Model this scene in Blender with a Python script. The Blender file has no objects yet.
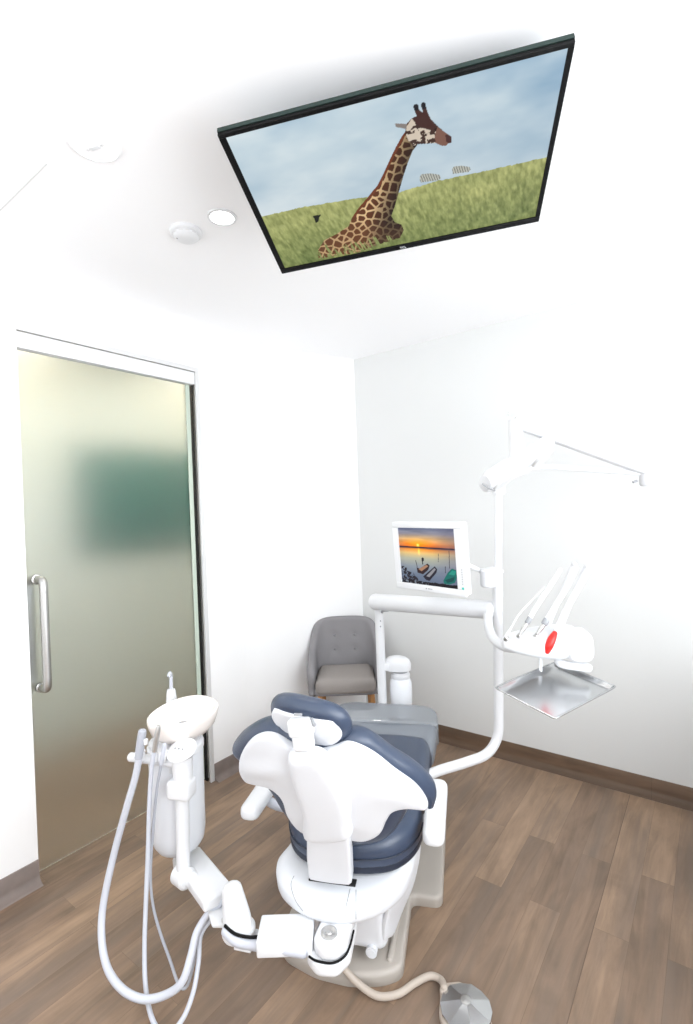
import bpy, bmesh, math, random
import numpy as np
from mathutils import Vector, Matrix, geometry
random.seed(4); rng = np.random.default_rng(7)
SC = bpy.context.scene; COL = SC.collection
PI = math.pi

# ------------------------------------------------------------------ camera model (real camera, also used to measure)
F_PX = 496.091
YAW, PITCH, ROLL = 0.63631, -0.00795, -0.03688
CAM = np.array([2.2111, -3.1611, 1.6520])
def cam_axes():
    f = np.array([-math.sin(YAW)*math.cos(PITCH), math.cos(YAW)*math.cos(PITCH), math.sin(PITCH)])
    r = np.array([math.cos(YAW), math.sin(YAW), 0.0]); u = np.cross(r, f)
    c, s = math.cos(ROLL), math.sin(ROLL)
    return np.array([c*r+s*u, -s*r+c*u, f])
RC = cam_axes()
H = 2.8            # ceiling height
BH = 0.103         # cove base height
XD = -0.305        # plane of the door wall
YL, YR, ZT = -2.2194, -1.2284, 2.541
TH = math.radians(23.5)
RV = np.array([math.cos(TH), math.sin(TH), 0]); FV = np.array([-math.sin(TH), math.cos(TH), 0]); UV = np.array([0, 0, 1.0])
CO = np.array([1.07, -1.75, 0])
def ray(x, y): return np.array([(x-346.5)/F_PX, -(y-512)/F_PX, 1.0]) @ RC
def loc(P): d = np.asarray(P)-CO; return np.array([d@RV, d@FV, d[2]])
def wld(q): return CO + q[0]*RV + q[1]*FV + q[2]*UV
def atz(x, y, z): d = ray(x, y); return CAM + d*(z-CAM[2])/d[2]
def atx(x, y, X): d = ray(x, y); return CAM + d*(X-CAM[0])/d[0]
def lz(x, y, z): return loc(atz(x, y, z))
def lt(x, y, t): d = ray(x, y); k = (t-(CAM-CO)@FV)/(d@FV); return loc(CAM+d*k)
def ls(x, y, s): d = ray(x, y); k = (s-(CAM-CO)@RV)/(d@RV); return loc(CAM+d*k)
def ld(x, y, D): return loc(CAM+ray(x, y)*D)

# ------------------------------------------------------------------ materials
def srgb(c):
    c = np.asarray(c, float)/255.0
    return np.where(c <= 0.04045, c/12.92, ((c+0.055)/1.055)**2.4)
def rgba(c): return tuple(float(v) for v in srgb(c))+(1.0,)
def mat(name, col, rough=0.5, metal=0.0, spec=0.5, noise=0.0, scale=60, bump=0.0, coat=0.0, emit=None, estr=0.0):
    m = bpy.data.materials.new(name); m.use_nodes = True
    nt = m.node_tree; b = nt.nodes['Principled BSDF']
    b.inputs['Base Color'].default_value = rgba(col); b.inputs['Roughness'].default_value = rough
    b.inputs['Metallic'].default_value = metal; b.inputs['Specular IOR Level'].default_value = spec
    b.inputs['Coat Weight'].default_value = coat
    if emit is not None:
        b.inputs['Emission Color'].default_value = rgba(emit); b.inputs['Emission Strength'].default_value = estr
    if noise or bump:
        tc = nt.nodes.new('ShaderNodeTexCoord'); n = nt.nodes.new('ShaderNodeTexNoise')
        n.inputs['Scale'].default_value = scale; n.inputs['Detail'].default_value = 4
        nt.links.new(tc.outputs['Object'], n.inputs['Vector'])
        if noise:
            mx = nt.nodes.new('ShaderNodeMix'); mx.data_type = 'RGBA'
            a = np.clip(np.array(col, float)*(1-noise), 0, 255); c2 = np.clip(np.array(col, float)*(1+noise), 0, 255)
            mx.inputs[6].default_value = rgba(a); mx.inputs[7].default_value = rgba(c2)
            nt.links.new(n.outputs['Fac'], mx.inputs[0]); nt.links.new(mx.outputs[2], b.inputs['Base Color'])
        if bump:
            bp = nt.nodes.new('ShaderNodeBump'); bp.inputs['Strength'].default_value = bump; bp.inputs['Distance'].default_value = 0.002
            nt.links.new(n.outputs['Fac'], bp.inputs['Height']); nt.links.new(bp.outputs['Normal'], b.inputs['Normal'])
    return m
def wood_mat(name, cols, along='Y', width=0.12, length=1.1, rough=0.45):
    m = bpy.data.materials.new(name); m.use_nodes = True
    nt = m.node_tree; N = nt.nodes; L = nt.links; b = N['Principled BSDF']
    tc = N.new('ShaderNodeTexCoord'); mp = N.new('ShaderNodeMapping')
    L.new(tc.outputs['Object'], mp.inputs['Vector'])
    if along == 'Y': mp.inputs['Rotation'].default_value = (0, 0, PI/2)
    if along == 'X': mp.inputs['Rotation'].default_value = (PI/2, 0, 0)
    br = N.new('ShaderNodeTexBrick'); br.offset = 0.37; br.offset_frequency = 2; br.squash = 1
    br.inputs['Scale'].default_value = 1; br.inputs['Mortar Size'].default_value = 0.0006; br.inputs['Mortar Smooth'].default_value = 0.3
    br.inputs['Bias'].default_value = 0.0; br.inputs['Brick Width'].default_value = length; br.inputs['Row Height'].default_value = width
    br.inputs['Color1'].default_value = rgba(cols[0]); br.inputs['Color2'].default_value = rgba(cols[1]); br.inputs['Mortar'].default_value = rgba(cols[3])
    L.new(mp.outputs['Vector'], br.inputs['Vector'])
    # grain stretched along the boards
    mg = N.new('ShaderNodeMapping'); mg.inputs['Scale'].default_value = (1.1, 11, 11)
    L.new(mp.outputs['Vector'], mg.inputs['Vector'])
    ad = N.new('ShaderNodeVectorMath'); ad.operation = 'ADD'
    sc = N.new('ShaderNodeVectorMath'); sc.operation = 'SCALE'; sc.inputs['Scale'].default_value = 40
    L.new(br.outputs['Color'], sc.inputs[0]); L.new(mg.outputs['Vector'], ad.inputs[0]); L.new(sc.outputs['Vector'], ad.inputs[1])
    n1 = N.new('ShaderNodeTexNoise'); n1.inputs['Scale'].default_value = 1.6; n1.inputs['Detail'].default_value = 7; n1.inputs['Roughness'].default_value = 0.62
    n1.inputs['Distortion'].default_value = 1.2
    L.new(ad.outputs['Vector'], n1.inputs['Vector'])
    rp = N.new('ShaderNodeValToRGB'); rp.color_ramp.elements[0].position = 0.36; rp.color_ramp.elements[1].position = 0.66
    rp.color_ramp.elements[0].color = (0.46, 0.46, 0.47, 1); rp.color_ramp.elements[1].color = (1.12, 1.11, 1.09, 1)
    L.new(n1.outputs['Fac'], rp.inputs['Fac'])
    mu = N.new('ShaderNodeMix'); mu.data_type = 'RGBA'; mu.blend_type = 'MULTIPLY'; mu.inputs[0].default_value = 0.45
    L.new(br.outputs['Color'], mu.inputs[6]); L.new(rp.outputs['Color'], mu.inputs[7])
    # greyer weathering in large soft patches
    n2 = N.new('ShaderNodeTexNoise'); n2.inputs['Scale'].default_value = 0.9; n2.inputs['Detail'].default_value = 4
    L.new(ad.outputs['Vector'], n2.inputs['Vector'])
    r2 = N.new('ShaderNodeValToRGB'); r2.color_ramp.elements[0].position = 0.45; r2.color_ramp.elements[1].position = 0.7
    r2.color_ramp.elements[0].color = (0, 0, 0, 1); r2.color_ramp.elements[1].color = (0.75, 0.75, 0.75, 1)
    L.new(n2.outputs['Fac'], r2.inputs['Fac'])
    n3 = N.new('ShaderNodeTexNoise'); n3.inputs['Scale'].default_value = 5.5; n3.inputs['Detail'].default_value = 5; n3.inputs['Distortion'].default_value = 0.8
    m3 = N.new('ShaderNodeMapping'); m3.inputs['Scale'].default_value = (0.55, 1.3, 1.3); L.new(mp.outputs['Vector'], m3.inputs['Vector']); L.new(m3.outputs['Vector'], n3.inputs['Vector'])
    r3 = N.new('ShaderNodeValToRGB'); r3.color_ramp.elements[0].position = 0.34; r3.color_ramp.elements[1].position = 0.60
    r3.color_ramp.elements[0].color = (0.66, 0.67, 0.68, 1); r3.color_ramp.elements[1].color = (1, 1, 1, 1); L.new(n3.outputs['Fac'], r3.inputs['Fac'])
    m4 = N.new('ShaderNodeMix'); m4.data_type = 'RGBA'; m4.blend_type = 'MULTIPLY'; m4.inputs[0].default_value = 0.75
    L.new(mu.outputs[2], m4.inputs[6]); L.new(r3.outputs['Color'], m4.inputs[7]); mu = m4
    m2 = N.new('ShaderNodeMix'); m2.data_type = 'RGBA'; m2.inputs[7].default_value = rgba(cols[2])
    L.new(r2.outputs['Color'], m2.inputs[0]); L.new(mu.outputs[2], m2.inputs[6])
    L.new(m2.outputs[2], b.inputs['Base Color']); b.inputs['Roughness'].default_value = rough
    b.inputs['Specular IOR Level'].default_value = 0.35
    return m

M = {}
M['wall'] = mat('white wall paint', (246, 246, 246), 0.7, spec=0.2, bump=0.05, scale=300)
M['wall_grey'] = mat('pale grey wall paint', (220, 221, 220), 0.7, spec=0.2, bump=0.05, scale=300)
M['ceiling'] = mat('white ceiling paint', (250, 250, 251), 0.8, spec=0.1)
M['floor'] = wood_mat('vinyl wood planks', [(168, 141, 117), (137, 115, 97), (119, 105, 94), (120, 100, 83)])
M['base_wood'] = wood_mat('brown wood effect cove base', [(112, 88, 69), (96, 76, 60), (88, 74, 62), (70, 56, 44)], along='X', width=0.6, length=1.9)
M['base_grey'] = mat('grey brown cove base', (124, 112, 106), 0.5, noise=0.12, scale=14)
M['white'] = mat('white enamel', (226, 227, 229), 0.32, spec=0.4)
M['plastic'] = mat('white moulded plastic', (220, 222, 226), 0.38, spec=0.4)
M['plastic_warm'] = mat('warm white ceramic', (244, 236, 230), 0.22, spec=0.5)
M['vinyl'] = mat('slate blue vinyl', (56, 68, 89), 0.33, spec=0.6, bump=0.25, scale=420)
M['vinyl_dark'] = mat('dark navy piping', (34, 42, 58), 0.4)
M['vinyl_sheen'] = mat('slate vinyl with painted sheen', (128, 134, 143), 0.36, spec=0.55, bump=0.2, scale=420)  # same slate vinyl, its reflection of the white walls put into a paler colour
M['cover'] = mat('glossy grey foot cover', (132, 137, 143), 0.04, spec=0.5)
M['cover'].node_tree.nodes['Principled BSDF'].inputs['IOR'].default_value = 2.0
M['taupe'] = mat('taupe moulded base', (176, 169, 161), 0.42)
M['taupe_hose'] = mat('taupe rubber hose', (184, 172, 160), 0.45)
M['hose'] = mat('grey silicone hose', (196, 199, 208), 0.42)
M['hose_d'] = mat('darker grey silicone hose', (174, 177, 186), 0.42)
M['steel'] = mat('brushed steel', (198, 197, 195), 0.38, metal=1.0, noise=0.05, scale=150)
M['chrome'] = mat('chrome', (205, 206, 208), 0.12, metal=1.0)
M['steel_tray'] = mat('satin steel tray', (200, 201, 202), 0.24, metal=1.0)
M['black'] = mat('black plastic', (7, 7, 8), 0.5, spec=0.2)
M['dark'] = mat('dark gap', (24, 24, 26), 0.7)
M['rubber'] = mat('black rubber', (18, 18, 20), 0.6)
M['grey_trim'] = mat('light grey trim', (214, 214, 214), 0.4)
M['mid_grey'] = mat('mid grey plastic', (150, 152, 155), 0.4)
M['teal'] = mat('teal mark', (30, 190, 175), 0.4)
M['red'] = mat('red rubber', (222, 34, 28), 0.35)
M['fabric'] = mat('grey woven upholstery', (134, 132, 134), 0.9, spec=0.15, noise=0.16, scale=520, bump=0.3)
M['fabric_seat'] = mat('warmer grey woven upholstery', (146, 140, 136), 0.9, spec=0.15, noise=0.14, scale=520, bump=0.3)
M['beech'] = mat('beech wood', (176, 128, 80), 0.45, noise=0.1, scale=40)
M['bottle'] = mat('translucent white bottle', (236, 238, 242), 0.25, spec=0.5)
M['alu'] = mat('dark green tinted aluminium', (44, 62, 58), 0.35, metal=0.6)
M['lamp'] = mat('lit lamp diffuser', (255, 255, 255), 0.4, emit=(255, 255, 252), estr=6.0)
M['lamp_warm'] = mat('warm lit lamp diffuser', (255, 255, 255), 0.4, emit=(255, 226, 176), estr=70.0)
M['hall_wall'] = mat('greige hall paint', (206, 210, 202), 0.7, spec=0.2)
M['board'] = mat('teal green board', (18, 96, 84), 0.6)
M['logo'] = mat('silver logo', (205, 208, 210), 0.4, emit=(200, 200, 200), estr=0.15)  # slight glow added to lettering that is no light source
def frosted():
    m = bpy.data.materials.new('frosted glass'); m.use_nodes = True
    b = m.node_tree.nodes['Principled BSDF']
    b.inputs['Base Color'].default_value = rgba((240, 243, 244)); b.inputs['Roughness'].default_value = 0.36
    b.inputs['Transmission Weight'].default_value = 1.0; b.inputs['IOR'].default_value = 1.35
    b.inputs['Specular IOR Level'].default_value = 0.3
    return m
M['frost'] = frosted()
def vcol_mat(name, strength=1.0, rough=0.35):
    m = bpy.data.materials.new(name); m.use_nodes = True
    nt = m.node_tree; b = nt.nodes['Principled BSDF']
    a = nt.nodes.new('ShaderNodeVertexColor'); a.layer_name = 'Col'
    b.inputs['Base Color'].default_value = (0.004, 0.004, 0.005, 1); b.inputs['Roughness'].default_value = rough
    b.inputs['Specular IOR Level'].default_value = 0.2
    nt.links.new(a.outputs['Color'], b.inputs['Emission Color']); b.inputs['Emission Strength'].default_value = strength
    return m
M['screen'] = vcol_mat('lit screen', 0.97)

# ------------------------------------------------------------------ mesh helpers: each adds to a bmesh
def BM(): return bmesh.new()
def T(x, y, z): return Matrix.Translation((x, y, z))
def box(bm, c, s, bev=0.004, seg=3, rot=None):
    t = bmesh.new(); bmesh.ops.create_cube(t, size=1.0)
    bmesh.ops.scale(t, vec=s, verts=t.verts)
    if bev > 0: bmesh.ops.bevel(t, geom=t.edges[:], offset=min(bev, 0.49*min(s)), segments=seg, profile=0.5, affect='EDGES', clamp_overlap=True)
    mx = T(*c) @ (rot.to_4x4() if rot is not None else Matrix.Identity(4))
    t.transform(mx); merge(bm, t)
def merge(bm, t):
    me = bpy.data.meshes.new('tmp'); t.to_mesh(me); t.free(); bm.from_mesh(me); bpy.data.meshes.remove(me)
def basis(x, y, z): return Matrix((Vector(x), Vector(y), Vector(z))).transposed()
def obox(bm, p, q, w, h, bev=0.004, up=(0, 0, 1), ext=0.0, seg=3):
    """a bevelled bar from p to q: w across, h along up"""
    p, q = Vector(p), Vector(q); d = (q-p); L = d.length; d.normalize()
    u = Vector(up); s = d.cross(u).normalized(); u = s.cross(d).normalized()
    box(bm, (p+q)/2, (L+2*ext, w, h), bev, seg, basis(d, s*-1, u))
def catmull(P, n, closed=False):
    P = [np.asarray(p, float) for p in P]; out = []; m = len(P)
    rngk = range(m if closed else m-1)
    for i in rngk:
        if closed: a, b, c, d = P[i-1], P[i], P[(i+1) % m], P[(i+2) % m]
        else: a, b, c, d = P[max(i-1, 0)], P[i], P[i+1], P[min(i+2, m-1)]
        for k in range(n):
            t = k/n
            out.append(0.5*((2*b)+(-a+c)*t+(2*a-5*b+4*c-d)*t*t+(-a+3*b-3*c+d)*t**3))
    if not closed: out.append(P[-1])
    return out
def tube(bm, pts, r, seg=16, n=8, spline=True, cap='round'):
    P = [np.asarray(p, float) for p in pts]
    R = list(r) if hasattr(r, '__len__') else [r]*len(P)
    if spline and len(P) > 2:
        PR = catmull([np.append(p, q) for p, q in zip(P, R)], n)
        P = [p[:3] for p in PR]; R = [max(1e-4, p[3]) for p in PR]
    if cap == 'round':
        def hemi(p, d, r0, rev):
            o = []
            for a in (0.35, 0.7, 0.92): o.append((p+d*r0*a*0.7, r0*math.sqrt(max(0.02, 1-a*a))))
            return o
        d0 = P[0]-P[1]; d0 /= np.linalg.norm(d0); d1 = P[-1]-P[-2]; d1 /= np.linalg.norm(d1)
        A = hemi(P[0], d0, R[0], 0)[::-1]; B = hemi(P[-1], d1, R[-1], 0)
        P = [a[0] for a in A]+P+[b[0] for b in B]; R = [a[1] for a in A]+R+[b[1] for b in B]
    nP = len(P); rings = []
    tg = [P[min(i+1, nP-1)]-P[max(i-1, 0)] for i in range(nP)]
    tg = [t/max(1e-9, np.linalg.norm(t)) for t in tg]
    ref = np.array([0, 0, 1.0]) if abs(tg[0][2]) < 0.9 else np.array([1.0, 0, 0])
    nrm = np.cross(tg[0], ref); nrm /= np.linalg.norm(nrm)
    for i in range(nP):
        nrm = nrm-tg[i]*(nrm@tg[i]); nrm /= np.linalg.norm(nrm); bn = np.cross(tg[i], nrm)
        rings.append([bm.verts.new(P[i]+R[i]*(math.cos(a)*nrm+math.sin(a)*bn)) for a in np.linspace(0, 2*PI, seg, endpoint=False)])
    skin(bm, rings)
def skin(bm, rings, caps=True, closed=True):
    for A, B in zip(rings[:-1], rings[1:]):
        n = len(A)
        for k in range(n if closed else n-1):
            try: bm.faces.new((A[k], A[(k+1) % n], B[(k+1) % n], B[k]))
            except ValueError: pass
    if caps:
        bm.faces.new(rings[0][::-1]); bm.faces.new(rings[-1])
def lathe(bm, prof, seg=32, mx=None):
    """profile (r, z) turned about z, then moved by mx"""
    t = bmesh.new(); rings = []
    for r, z in prof: rings.append([t.verts.new((max(r, 1e-4)*math.cos(a), max(r, 1e-4)*math.sin(a), z)) for a in np.linspace(0, 2*PI, seg, endpoint=False)])
    skin(t, rings)
    if mx is not None: t.transform(mx)
    merge(bm, t)
def loft(bm, secs): skin(bm, [[bm.verts.new(tuple(p)) for p in s] for s in secs])
def ell(c, ax, ay, n=32, e=2.0):
    """superellipse ring about c with half-axes ax, ay (vectors)"""
    c, ax, ay = map(lambda v: np.asarray(v, float), (c, ax, ay)); o = []
    for a in np.linspace(0, 2*PI, n, endpoint=False):
        x, y = math.cos(a), math.sin(a)
        o.append(c+ax*math.copysign(abs(x)**(2/e), x)+ay*math.copysign(abs(y)**(2/e), y))
    return o
def resample(P, step):
    P = np.asarray(P, float); Q = np.vstack([P, P[:1]])
    L = np.concatenate([[0], np.cumsum(np.linalg.norm(np.diff(Q, axis=0), axis=1))])
    n = max(8, int(L[-1]/step)); s = np.linspace(0, L[-1], n, endpoint=False)
    return np.stack([np.interp(s, L, Q[:, k]) for k in range(2)], 1)
def rounded(P, r, n=6):
    """polygon with its corners rounded"""
    P = [np.asarray(p, float) for p in P]; out = []
    rr = r if hasattr(r, '__len__') else [r]*len(P)
    for i in range(len(P)):
        a, b, c = P[i-1], P[i], P[(i+1) % len(P)]
        u = (a-b); v = (c-b); lu, lv = np.linalg.norm(u), np.linalg.norm(v); u /= lu; v /= lv
        ang = math.acos(np.clip(u@v, -1, 1)); d = min(rr[i]/max(math.tan(ang/2), 1e-3), 0.48*lu, 0.48*lv)
        if d < 1e-4: out.append(b); continue
        p, q = b+u*d, b+v*d
        for t in np.linspace(0, 1, n): out.append((1-t)**2*p+2*t*(1-t)*b+t*t*q)
    return np.array(out)
def pdist(P, poly):
    """distance to the outline and inside flag"""
    A = poly; B = np.roll(poly, -1, 0); d = np.full(len(P), 1e9); ins = np.zeros(len(P), bool)
    for a, b in zip(A, B):
        ab = b-a; t = np.clip(((P-a)@ab)/max(ab@ab, 1e-12), 0, 1)
        d = np.minimum(d, np.linalg.norm(P-(a+t[:, None]*ab), axis=1))
        if a[1] != b[1]:
            c = ((a[1] > P[:, 1]) != (b[1] > P[:, 1])) & (P[:, 0] < (b[0]-a[0])*(P[:, 1]-a[1])/(b[1]-a[1])+a[0]); ins ^= c
    return d, ins
def slab(bm, outline, wb, wt, rb, rt, fn, step=0.012, grid=0.03, smooth=False):
    """a rounded plate / cushion: outline (u,v), from w=wb to w=wt with edge roundings rb, rt, mapped to 3D by fn(u,v,w,d)"""
    P = resample(outline, step)
    if ((P[:, 0]*np.roll(P[:, 1], -1))-(np.roll(P[:, 0], -1)*P[:, 1])).sum() < 0: P = P[::-1]
    n = len(P); r = max(rb, rt)
    tan = np.roll(P, -1, 0)-np.roll(P, 1, 0); tan /= np.linalg.norm(tan, axis=1)[:, None]
    nin = np.stack([-tan[:, 1], tan[:, 0]], 1)
    pts = [P]
    for ang in (22, 45, 68, 90):
        d = r*(1-math.cos(math.radians(ang)))
        Q = P+nin*d; dd, ins = pdist(Q, P); pts.append(Q[(dd > 0.93*d) & ins])
    lo, hi = P.min(0), P.max(0)
    gx, gy = np.meshgrid(np.arange(lo[0]+grid/2, hi[0], grid), np.arange(lo[1]+grid/2, hi[1], grid))
    G = np.stack([gx.ravel(), gy.ravel()], 1)
    if len(G):
        dd, ins = pdist(G, P); pts.append(G[ins & (dd > r+0.3*grid)])
    A = np.vstack(pts)
    vs, es, fs, _, _, _ = geometry.delaunay_2d_cdt([Vector(p) for p in A], [(i, (i+1) % n) for i in range(n)], [], 0, 1e-6)
    V = np.array([(v[0], v[1]) for v in vs]); cen = np.array([V[list(f)].mean(0) for f in fs]); _, ins = pdist(cen, P)
    fs = [f for f, k in zip(fs, ins) if k]
    d, _ = pdist(V, P); d[d < 1e-7] = 0
    def h(rad): return np.sqrt(np.clip(1-(1-np.clip(d/max(rad, 1e-6), 0, 1))**2, 0, 1)) if rad > 1e-6 else np.ones(len(V))
    top = [bm.verts.new(fn(u, v, wt-rt*(1-k), dd)) for (u, v), k, dd in zip(V, h(rt), d)]
    bot = [bm.verts.new(fn(u, v, wb+rb*(1-k), dd)) for (u, v), k, dd in zip(V, h(rb), d)]
    cnt = {}
    for f in fs:
        bm.faces.new([top[i] for i in f]); bm.faces.new([bot[i] for i in f[::-1]])
        for a, b in zip(f, list(f[1:])+[f[0]]): cnt[(a, b)] = 1
    for a, b in cnt:
        if (b, a) not in cnt:
            try: bm.faces.new((top[b], top[a], bot[a], bot[b]))
            except ValueError: pass
    bmesh.ops.remove_doubles(bm, verts=bm.verts, dist=2e-5)

# ------------------------------------------------------------------ objects
CHAIR = Matrix.Translation(CO.tolist()) @ Matrix.Rotation(TH, 4, 'Z')
WORLD = Matrix.Identity(4)
def tag(o, label=None, cat=None, group=None, kind=None):
    if label: o['label'] = label
    if cat: o['category'] = cat
    if group: o['group'] = group
    if kind: o['kind'] = kind
    return o
def finish(name, bm, m, ang=35):
    bmesh.ops.recalc_face_normals(bm, faces=bm.faces)
    me = bpy.data.meshes.new(name); bm.to_mesh(me); bm.free()
    for p in me.polygons: p.use_smooth = True
    me.set_sharp_from_angle(angle=math.radians(ang))
    for k in (m if isinstance(m, list) else [m]): me.materials.append(k)
    o = bpy.data.objects.new(name, me); COL.objects.link(o); return o
class Thing:
    """an Empty at the base of a thing; parts are given in the frame's coordinates"""
    def __init__(s, name, label, cat, base, frame=CHAIR, group=None):
        s.base = Vector([float(v) for v in base]); s.frame = frame
        s.root = bpy.data.objects.new(name, None); COL.objects.link(s.root); s.root.empty_display_size = 0.1
        s.root.matrix_world = frame @ Matrix.Translation(s.base); tag(s.root, label, cat, group)
    def part(s, name, bm, m, parent=None, label=None, ang=35):
        bm.transform(Matrix.Translation(-s.base)); o = finish(name, bm, m, ang); o.parent = parent or s.root
        if label: o['label'] = label
        return o
def single(name, bm, m, label, cat, base, frame=CHAIR, group=None, ang=35):
    b = Vector([float(v) for v in base]); bm.transform(Matrix.Translation(-b)); o = finish(name, bm, m, ang)
    o.matrix_world = frame @ Matrix.Translation(b); return tag(o, label, cat, group)
def struct(name, bm, m, parent=None, ang=30):
    o = finish(name, bm, m, ang)
    if parent is None: o['kind'] = 'structure'
    else: o.parent = parent
    return o

# ================================================================== THE SETTING
XR, YB, XH = 3.35, -4.7, -1.85
b = BM(); box(b, ((XR+XH)/2-0.05, YB/2+0.1, -0.05), (XR-XH+0.5, -YB+0.6, 0.1), 0); struct('floor', b, M['floor'])
b = BM(); box(b, ((XR+XD)/2, YB/2, H+0.06), (XR-XD+0.4, -YB+0.3, 0.12), 0); struct('ceiling', b, M['ceiling'])
# wall_left: door wall with its opening, then a slight bend to the corner
b = BM()
WT = 0.13
box(b, (XD-WT/2, (YB+YL)/2, H/2), (WT, YL-YB, H), 0)
box(b, (XD-WT/2, (YL+YR)/2, (ZT+H)/2), (WT, YR-YL, H-ZT), 0)
YK = -0.95
box(b, (XD-WT/2, (YR+YK)/2, H/2), (WT, YK-YR, H), 0)
def prism(bm, poly, z0, z1):
    A = [bm.verts.new((x, y, z0)) for x, y in poly]; B = [bm.verts.new((x, y, z1)) for x, y in poly]; skin(bm, [A, B])
BEND = [((1-k)**2*XD+2*k*(1-k)*XD*0.97+k*k*0.0, (1-k)**2*YK+2*k*(1-k)*-0.62+0.0) for k in np.linspace(0, 1, 11)]
prism(b, BEND+[(0, 0.13), (-0.13, 0.13), (XD-WT, YK)], 0, H)
struct('wall_left', b, M['wall'])
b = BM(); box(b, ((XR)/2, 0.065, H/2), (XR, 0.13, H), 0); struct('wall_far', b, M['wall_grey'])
# right wall and back wall hold the windows the daylight comes through (behind the camera)
def wall_with_window(name, axis, pos, a0, a1, w0, w1, z0, z1, out):
    b = BM()
    def bb(p0, p1, q0, q1):
        c = ((p0+p1)/2, (q0+q1)/2); s = (p1-p0, q1-q0)
        if axis == 'x': box(b, (pos+out*0.065, c[0], c[1]), (0.13, s[0], s[1]), 0)
        else: box(b, (c[0], pos+out*0.065, c[1]), (s[0], 0.13, s[1]), 0)
    bb(a0, w0, 0, H); bb(w1, a1, 0, H); bb(w0, w1, 0, z0); bb(w0, w1, z1, H)
    return struct(name, b, M['wall'])
def window(name, axis, pos, w0, w1, z0, z1, out, nv):
    b = BM(); f = 0.05
    def bar(p0, p1, q0, q1):
        c = ((p0+p1)/2, (q0+q1)/2); s = (p1-p0, q1-q0)
        if axis == 'x': box(b, (pos+out*0.05, c[0], c[1]), (0.06, s[0], s[1]), 0.004)
        else: box(b, (c[0], pos+out*0.05, c[1]), (s[0], 0.06, s[1]), 0.004)
    bar(w0, w1, z0, z0+f); bar(w0, w1, z1-f, z1); bar(w0, w0+f, z0+f, z1-f); bar(w1-f, w1, z0+f, z1-f)
    for k in range(1, nv): m_ = w0+(w1-w0)*k/nv; bar(m_-f/2, m_+f/2, z0+f, z1-f)
    return struct(name, b, M['white'])
wall_with_window('wall_back', 'y', YB, XD, XR, 0.2, 3.0, 0.9, 2.5, -1); window('window_1', 'y', YB, 0.2, 3.0, 0.9, 2.5, -1, 3)
wall_with_window('wall_right', 'x', XR, YB-0.13, 0.13, -3.6, -0.9, 0.95, 2.5, 1); window('window_2', 'x', XR, -3.6, -0.9, 0.95, 2.5, 1, 3)
# cove base: profile swept along a line
def cove(name, p, q, n, m):
    """p->q along the wall foot, n = direction into the room"""
    prof = [(0, BH), (0.003, BH), (0.006, BH-0.004), (0.006, 0.036), (0.010, 0.022), (0.020, 0.011), (0.036, 0.005), (0.044, 0.002), (0.045, 0.0), (0, 0)]
    p, q, n = map(np.array, (p, q, n)); b = BM()
    A = [b.verts.new((p[0]+n[0]*d, p[1]+n[1]*d, z)) for d, z in prof]; B = [b.verts.new((q[0]+n[0]*d, q[1]+n[1]*d, z)) for d, z in prof]
    skin(b, [A, B]); return struct(name, b, m, ang=50)
cove('baseboard_far', (0.02, 0.0), (XR, 0.0), (0, -1), M['base_wood'])
cove('baseboard_left', (XD, YB), (XD, YL), (1, 0), M['base_grey'])
cove('baseboard_left.001', (XD, YR), (XD, YK), (1, 0), M['base_grey'])
def cove_curve(name, pts, m):
    prof = [(0, BH), (0.003, BH), (0.006, BH-0.004), (0.006, 0.036), (0.010, 0.022), (0.020, 0.011), (0.036, 0.005), (0.044, 0.002), (0.045, 0.0), (0, 0)]
    P = np.array(pts); b = BM(); rings = []
    for i in range(len(P)):
        d = P[min(i+1, len(P)-1)]-P[max(i-1, 0)]; d /= np.linalg.norm(d); n = (d[1], -d[0])
        rings.append([b.verts.new((P[i][0]+n[0]*q, P[i][1]+n[1]*q, z)) for q, z in prof])
    skin(b, rings); return struct(name, b, m, ang=50)
cove_curve('baseboard_left.002', BEND, M['base_grey'])
# thin seam on the ceiling
b = BM(); box(b, (-0.02+0.26, -2.415, H-0.001), (0.53, 0.003, 0.002), 0); struct('trim_1', b, M['grey_trim'])
# welded seam between two sheets of the vinyl floor
b = BM(); box(b, (1.80, YB/2, 0.0002), (0.0024, -YB-0.06, 0.0008), 0); struct('trim_2', b, mat('dark floor seam', (98, 80, 66), 0.5))

# door: frosted sliding pane, header, frame trim, pull handle
XG = XD-0.055
door = bpy.data.objects.new('door_1', None); COL.objects.link(door); door['kind'] = 'structure'
b = BM(); box(b, (XG, (-2.33-1.268)/2, (0.012+2.47)/2), (0.012, 2.33-1.268, 2.458), 0.0015); struct('glass_pane', b, M['frost'], door)
b = BM(); box(b, (XG+0.0085, -1.281, 1.24), (0.004, 0.028, 2.45), 0); struct('glass_edge', b, mat('pale green glass edge', (196, 208, 194), 0.3), door)
b = BM(); box(b, (XD-0.03, (YL-1.255)/2, 2.475), (0.05, -1.2555-YL-0.002, 0.074), 0.002); struct('header', b, M['white'], door)
b = BM(); box(b, (XD-0.05, (YL-1.255)/2, 2.5145), (0.05, -1.255-YL, 0.006), 0); struct('track_gap', b, M['dark'], door)
b = BM(); box(b, (XD-0.004, (YL+YR)/2, ZT-0.0125), (0.016, YR-YL, 0.025), 0.001); box(b, (XD-0.004, YR-0.0135, ZT/2-0.012), (0.016, 0.027, ZT-0.025), 0.001)
struct('door_frame', b, M['grey_trim'], door)
b = BM(); box(b, (XD-0.075, -1.2555, 1.25), (0.09, 0.004, 2.5), 0); struct('rubber_seal', b, M['rubber'], door)
b = BM(); hx = XG+0.07
h0 = atx(44, 580, hx); h1 = atx(46, 690, hx); hy = (h0[1]+h1[1])/2
zA, zB = h0[2], h1[2]
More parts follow.
